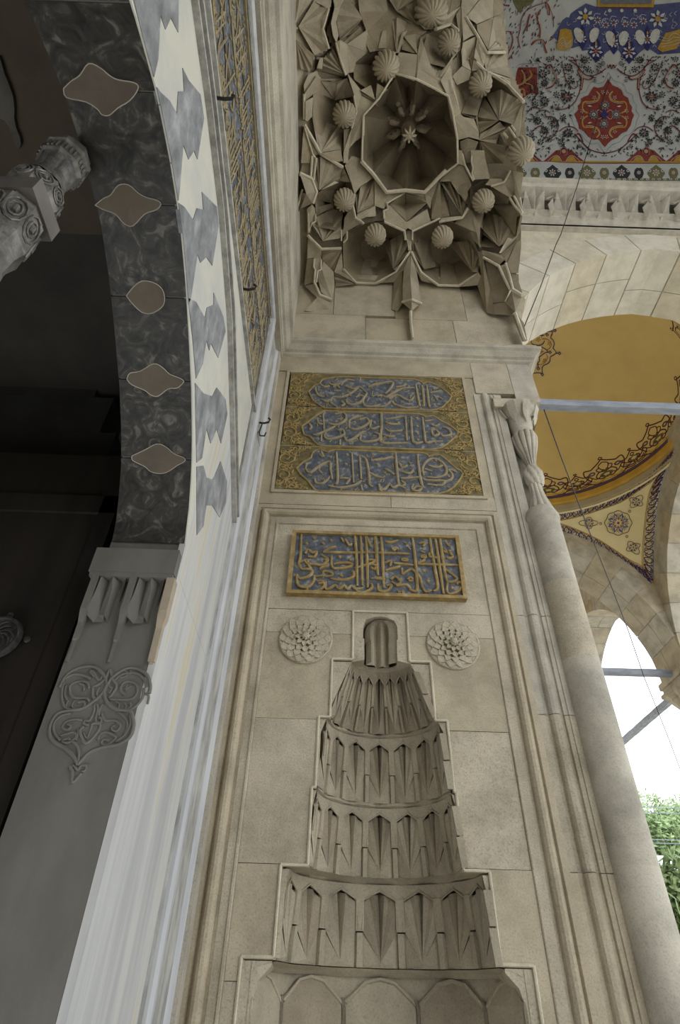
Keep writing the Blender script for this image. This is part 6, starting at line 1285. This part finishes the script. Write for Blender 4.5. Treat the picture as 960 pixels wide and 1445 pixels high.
EDGE_Y = [-60, 0, 50, 95, 130, 170, 215, 250, 300, 330, 385, 420]; EDGE_X = [712, 714, 718, 722, 740, 744, 735, 730, 733, 735, 733, 735]
DBB = [(min(p[0] for p in P), max(p[0] for p in P), min(p[1] for p in P), max(p[1] for p in P), P) for P in DEEP]
for y in G_y:
    for x in G_x:
        if x + st_ > np.interp(y, EDGE_Y, EDGE_X) - 2: continue
        cx_, cy_ = x + st_ / 2, y + st_ / 2
        if any(a <= cx_ <= b and c <= cy_ <= d and inside(cx_, cy_, P) for (a, b, c, d, P) in DBB): continue
        f = []
        for q in ((x, y), (x + st_, y), (x + st_, y + st_), (x, y + st_)):
            if q not in idx: idx[q] = len(m.v); m.v.append(tuple(HP(q + (-.05,))))
            f.append(idx[q])
        m.f.append(tuple(f))
m.build('hood_bed', HOOD, hood, smooth=True)
# --- fluted bosses
BOSS = [((545, 95), 17.5, 5.78), ((609, 19), 22, 6.45), ((634, 62), 15, 6.05), ((679, 120), 15, 5.62), ((486, 163), 15.5, 5.12), ((486, 284), 14, 4.82), ((530, 334), 14, 4.72), ((625, 337), 14, 4.72), ((683, 286), 14.5, 4.90), ((737, 215), 17, 4.98)]
bm0 = None
for i, ((bx_, by_), br, hh) in enumerate(BOSS):
    h = henv(bx_, by_) - .10; q = ray(bx_, by_); q = q / q[2] * h; c = CAM + q; R = br / FPX * float(np.linalg.norm(q)) * 1.02 * math.cos(math.atan(math.hypot(bx_ - 480, by_ - 722.5) / FPX))
    if bm0 is None:
        m = MB(); prof = [(1.0 * sin(t), -cos(t) * 1.15) for t in [pi * .02 + pi * .62 * k / 12 for k in range(13)]] + [(.8, .75), (.62, 1.3)]
        m.lathe([(.001, -1.15)] + prof, 128, mod=lambda a, z: 1.08 - .24 * (1 - abs(sin(8 * a + 1.2 * z))) ** 1.6); bm0 = m
        ob = m.build('fluted_boss', HOOD2, hood, smooth=True); me0 = ob.data
    else:
        ob = bpy.data.objects.new('fluted_boss', me0); COL.objects.link(ob); ob.parent = hood
    off = wl(hood); ob.scale = (R, R, R)
    # mesh was stored relative to the hood's base: rebuild its local coordinates once
    if i == 0:
        for v in me0.vertices: v.co = v.co + off
    ob.location = Vector(c) - off + Vector((0, 0, R * .35)); ob.rotation_euler = (0, 0, i * .35)
# left flank band between cornice and hood
m = MB(); m.box(-.462, -.40, -1.0, YN, 5.41, 6.62); m.build('flank_band', LIMEG, wall_right)
# ================================================================ stalactite niche in the flank wall
niche = thing('stalactite_niche', 'tall carved stalactite niche stepping up to a small fluted head', 'niche', (CXN, YN, 0))
NS = mat('niche_stone', (.43, .375, .28), (.30, .26, .195), 4.0, speck=.2, bump=.3, stretch=(1, 1, .6))
NS2 = mat('niche_stone_dark', (.36, .305, .22), (.25, .21, .155), 4.0, speck=.2, bump=.3)
Y0n = YN + .008
def npt(a, hw, dp, z, r=0.0, c=CXN): return (c + (hw - r) * cos(a), Y0n + (dp - r) * sin(a), z)
def half(t): return (t[3] - t[2]) / 2, (t[2] + t[3]) / 2
# plain faceted body below the cells
hw, cc = half(TIER[0])
def body(z0, z1):
    hwb = .42; dpb = .36; n = 6; m = MB()
    for k in range(n):
        pass
    return
for k in range(5):
    a0, a1 = pi * k / 5, pi * (k + 1) / 5; m = MB()
    top = 1.685
    P = [npt(a0, .455, .36, 0), npt(a1, .455, .36, 0), npt(a1, .455, .36, top - .07), npt((a0 * 3 + a1 * 7) / 10, .455, .36, top - .012), npt((a0 + a1) / 2, .455, .36, top), npt((a0 * 7 + a1 * 3) / 10, .455, .36, top - .012), npt(a0, .455, .36, top - .07)]
    B = [(p[0] * 1.0 + (p[0] - CXN) * .06, p[1] + .02 * (p[1] - Y0n), p[2]) for p in P]
    m.add(P, [tuple(range(7))]); m.build('niche_facet', (NS, NS2)[k % 2], niche)
    m = MB()
    for s_ in (-.0, .0):
        m.tube([npt(a0, .452, .357, 0), npt(a0, .452, .357, top - .09), npt(a0 + .02, .452, .357, top - .06)], .008, 5)
    m.tube([npt(a0 + .02, .452, .357, top - .075), npt((a0 * 7 + a1 * 3) / 10, .452, .357, top - .014), npt((a0 + a1) / 2, .452, .357, top - .002), npt((a0 * 3 + a1 * 7) / 10, .452, .357, top - .014), npt(a1 - .02, .452, .357, top - .075)], .007, 5)
    m.build('niche_rib', NS, niche)
m = MB(); m.grid([[npt(pi * k / 24, .466, .372, z) for k in range(25)] for z in (1.45, 1.71)]); m.build('niche_backing_band', NS, niche)
def cells(z0, z1, hw, dp, n, c, hwt=None, dpt=None, off=0.0, skipledge=False, mt=(NS, NS2)):
    """a row of pleated stalactite cells round the recess, corbelling forward to its top"""
    hwt = hwt or hw; dpt = dpt or dp; H = z1 - z0; zt = z1 - H * .10
    F = lambda a, z, r=0: npt(a, hw + (hwt - hw) * (z - z0) / H, dp + (dpt - dp) * (z - z0) / H, z, r, c)
    N = n
    for k in range(N):
        a0, a1 = pi * (k + off) / N, pi * (k + 1 + off) / N
        a0, a1 = max(a0, 0.0), min(a1, pi)
        if a1 - a0 < .05: continue
        da = (a1 - a0); g = da * .09; am = (a0 + a1) / 2; b0, b1 = a0 + g, a1 - g
        bot = F(am, z0 + H * .06, .020)
        arc = [F(b0, z0 + H * .42, .006), F(b0, zt - H * .13, .008), F(am - da * .24, zt - H * .055, -.004), F(am - da * .12, zt - H * .03, .010), F(am, zt, -.034), F(am + da * .12, zt - H * .03, .010), F(am + da * .24, zt - H * .055, -.004), F(b1, zt - H * .13, .008), F(b1, z0 + H * .42, .006)]
        m = MB(); m.add([bot] + arc, [(0, i, i + 1) for i in range(1, 9)]); m.build('stalactite_cell', mt[k % 2], niche)
        m = MB(); m.add([bot, F(b0, z0 + H * .42), F(b0, z0, .0), F(am, z0, .012), F(b1, z0, .0), F(b1, z0 + H * .42)], [(0, 1, 2, 3), (0, 3, 4, 5)]); m.build('cell_foot', mt[0], niche)
        # flat pier between cells with a small break half way
        m = MB(); q = .014
        for (za, zb, w_) in ((z0, z0 + H * .40, g * .8), (z0 + H * .42, zt - H * .08, g * 1.15)):
            L = [F(a0 - w_, za, q), F(a0 + w_, za, q), F(a0 + w_, zb, q + .004), F(a0 - w_, zb, q + .004)]; Bk = [F(a0 - w_ * 1.3, za, -.01), F(a0 + w_ * 1.3, za, -.01), F(a0 + w_ * 1.3, zb, -.01), F(a0 - w_ * 1.3, zb, -.01)]
            m.prism(L, Bk)
        m.build('cell_pier', RIB if k % 2 and 0 else mt[0], niche)
        # hood line over the cell
        m = MB(); m.tube([F(b0 - g * .4, z0 + H * .44, q), F(b0 - g * .4, zt - H * .11, q), F(am, zt + H * .025, .010), F(b1 + g * .4, zt - H * .11, q), F(b1 + g * .4, z0 + H * .44, q)], .0036, 5); m.build('cell_moulding', NS, niche)
        m = MB(); m.add([F(a0, zt - H * .12, q - .004), F(am - da * .22, zt - H * .04, q - .006), F(am, zt + H * .01, .004), F(am + da * .22, zt - H * .04, q - .006), F(a1, zt - H * .12, q - .004), F(a1, z1, q), F(am, z1, q), F(a0, z1, q)], [(0, 1, 7), (1, 2, 6, 7), (2, 3, 5, 6), (3, 4, 5)]); m.build('cell_spandrel', mt[0], niche)
    # soffit ledge stepping in
    return F
def ledge(z, hwA, dpA, hwB, dpB, cA, cB):
    m = MB(); rows = []
    for (hw_, dp_, c_, dz) in ((hwA + .0, dpA, cA, -.012), (hwA - .02, dpA - .02, cA, 0), (hwB, dpB, cB, .012)):
        rows.append([(c_ + hw_ * cos(pi * k / 48) * (1 + .02 * cos(2 * pi * k / 8)), Y0n + dp_ * sin(pi * k / 48) * (1 + .03 * cos(2 * pi * k / 8)), z + dz) for k in range(49)])
    m.grid(rows); m.build('wavy_ledge', NS, niche)
g1 = cells(1.715, 1.985, .384, .335, 7, CXN, .372, .322)
g2 = cells(2.005, 2.262, .300, .285, 7, .221, .283, .27)
g3 = cells(2.280, 2.552, .272, .255, 7, .223, .258, .235)
g4 = cells(2.570, 2.832, .235, .22, 9, .222, .150, .130, mt=(NS2, NS))
ledge(1.700, .452, .36, .375, .325, CXN, CXN); ledge(1.995, .372, .322, .295, .28, CXN, .221); ledge(2.270, .283, .27, .27, .25, .221, .223); ledge(2.560, .258, .235, .235, .22, .223, .222); ledge(2.836, .150, .13, .11, .10, .222, .222)
# fluted head
m = MB(); n = 48
def hd(a, z, r): return (.222 + r * cos(a) * (1 - .42 * abs(sin(3.5 * a)) ** .8), Y0n + .02 + r * 1.1 * sin(a) * (1 - .42 * abs(sin(3.5 * a)) ** .8), z)
m.grid([[hd(pi * k / n, z, r) for k in range(n + 1)] for (z, r) in ((2.84, .078), (2.95, .078), (2.952, .084), (3.02, .084), (3.05, .07), (3.065, .04), (3.068, .005))]); m.build('fluted_head', NS, niche)
# flat cheeks closing the steps between opening and recess
def cheek(poly, mt=LIME):
    m = MB(); m.prism([(x, Y0n + .002, z) for (x, z) in poly], [(x, Y0n + .30, z) for (x, z) in poly]); m.build('cheek', mt, niche)
for s_ in (-1, 1):
    X = lambda v: .222 + s_ * v
    cheek([(X(.078), 2.84), (X(.078), 2.95), (X(.084), 2.952), (X(.084), 3.02), (X(.070), 3.055), (X(.03), 3.072), (X(0), 3.075), (X(0), 3.10), (X(.14), 3.10), (X(.14), 2.826)])
    cheek([(X(.235), 2.562), (X(.225), 2.62), (X(.150), 2.80), (X(.137), 2.826), (X(.24), 2.826), (X(.24), 2.56)])
    cheek([(X(.245), 2.555), (X(.285), 2.555), (X(.285), 2.28), (X(.268), 2.28), (X(.268), 2.50)])
    cheek([(X(.29), 2.262), (X(.275), 2.262), (X(.292), 2.18), (X(.295), 2.0), (X(.30), 2.0)])
    cheek([(X(.36), 1.985), (X(.39), 1.985), (X(.39), 1.72), (X(.376), 1.72), (X(.372), 1.90)])
    cheek([(X(.50), 1.712), (X(.40), 1.712), (X(.40), 1.70), (X(.44), 1.66), (X(.452), 1.62), (X(.452), 0.0), (X(.50), 0.0)])
m = MB(); m.box(-.30, .74, YN + .385, YN + .41, 0, 3.1); m.build('niche_back', NS2, niche)
for (z, a_, b_) in ((1.712, .372, .46), (1.990, .285, .39), (2.266, .26, .30), (2.556, .235, .28), (2.834, .085, .24)):
    pass
# raised outline following the steps
OL = [(-.283, 0), (-.283, 1.722), (-.173, 1.722), (-.173, 1.998), (-.072, 1.998), (-.072, 2.272), (-.058, 2.272), (-.058, 2.562), (-.008, 2.562), (-.008, 2.838), (.088, 2.838), (.088, 3.098), (.356, 3.098), (.356, 2.838), (.454, 2.838), (.454, 2.562), (.506, 2.562), (.506, 2.272), (.514, 2.272), (.514, 1.998), (.610, 1.998), (.610, 1.722), (.722, 1.722), (.722, 0)]
m = MB()
for (a, b) in zip(OL, OL[1:]):
    m.tube([(a[0], YN + .004, a[1]), (b[0], YN + .004, b[1])], .0058, 6)
m.build('stepped_outline', RIB, niche)

# ================================================================ corner colonette
cn = thing('corner_colonette', 'tall round stone colonette at the outer corner of the portal, with carved capital', 'column', (1.160, YN + .005, 0))
CXc, CYc, RC = 1.163, YN + .005, .088
for i, (z0, z1) in enumerate(((0, .72), (.72, 1.30), (1.30, 2.02), (2.02, 2.44), (2.44, 2.86), (2.86, 3.28), (3.28, 3.72))):
    m = MB(); m.lathe([(RC - .0012, z0), (RC, z0 + .003), (RC, z1 - .003), (RC - .0012, z1)], 40, (CXc, CYc, 0)); m.build('shaft_drum', (LIMEG, LIME, LIMEG, LIMEG)[i % 4], cn, smooth=True)
m = MB(); m.lathe([(RC, 3.70), (.094, 3.71), (.097, 3.73), (.095, 3.745), (.088, 3.765), (.080, 3.79), (.05, 3.80)], 40, (CXc, CYc, 0)); m.build('shaft_collar', LIMEG, cn, smooth=True)
m = MB(); m.lathe([(.062, 3.79), (.054, 3.83), (.040, 3.90), (.034, 3.96), (.034, 4.0)], 96, (CXc + .010, CYc, 0), mod=lambda a, z: 1 + .16 * abs(cos(5 * a))); m.build('twisted_stem', LIMEG, cn)
m = MB(); m.lathe([(.034, 3.995), (.046, 4.02), (.052, 4.06), (.050, 4.10), (.036, 4.14), (.027, 4.16)], 96, (CXc + .016, CYc, 0), mod=lambda a, z: 1 + .2 * abs(cos(4 * a + 22 * z))); m.build('twisted_knop', LIMEG, cn)
m = MB(); m.lathe([(.027, 4.155), (.032, 4.20), (.048, 4.27), (.068, 4.34), (.078, 4.40), (.075, 4.43), (.062, 4.447), (.03, 4.45)], 120, (CXc + .022, CYc, 0), mod=lambda a, z: 1.06 - .22 * (1 - abs(cos(6 * a))) ** 2); m.build('ribbed_bulb', LIMEG, cn)
m = MB(); sqm = lambda a, z: 1 + .22 * min(1, max(0, (z - 4.5) / .2)) * (1 / max(abs(cos(a)), abs(sin(a))) - 1) * 2.2
m.lathe([(.064, 4.445), (.068, 4.46), (.070, 4.51), (.080, 4.55), (.082, 4.60), (.108, 4.65), (.112, 4.69), (.116, 4.70)], 32, (CXc + .03, CYc + .03, 0), mod=sqm); m.build('capital_bell', LIMEG, cn)
for k in range(8):
    a = pi / 4 * k + .2; m = MB(); cx_, cy_ = CXc + .03, CYc + .03
    f = lambda r, z, da=0: (cx_ + r * cos(a + da), cy_ + r * sin(a + da), z)
    m.add([f(.088, 4.52), f(.112, 4.60, -.24), f(.112, 4.60, .24), f(.118, 4.62), f(.148, 4.695, -.18), f(.148, 4.695, .18), f(.095, 4.60, -.3), f(.095, 4.60, .3)], [(0, 1, 3), (0, 3, 2), (1, 4, 3), (3, 4, 5), (3, 5, 2), (1, 6, 4), (2, 5, 7)]); m.build('capital_stalactite', LIMEG, cn)
m = MB(); m.box(1.03, 1.325, YN - .03, YN + .30, 4.70, 4.775); m.add([(1.03, YN - .03, 4.775), (1.325, YN - .03, 4.775), (1.365, YN - .0, 4.83), (1.03, YN - .0, 4.83), (1.325, YN + .3, 4.775), (1.365, YN + .3, 4.83)], [(0, 1, 2, 3), (1, 4, 5, 2)]); m.build('abacus', LIME, cn)
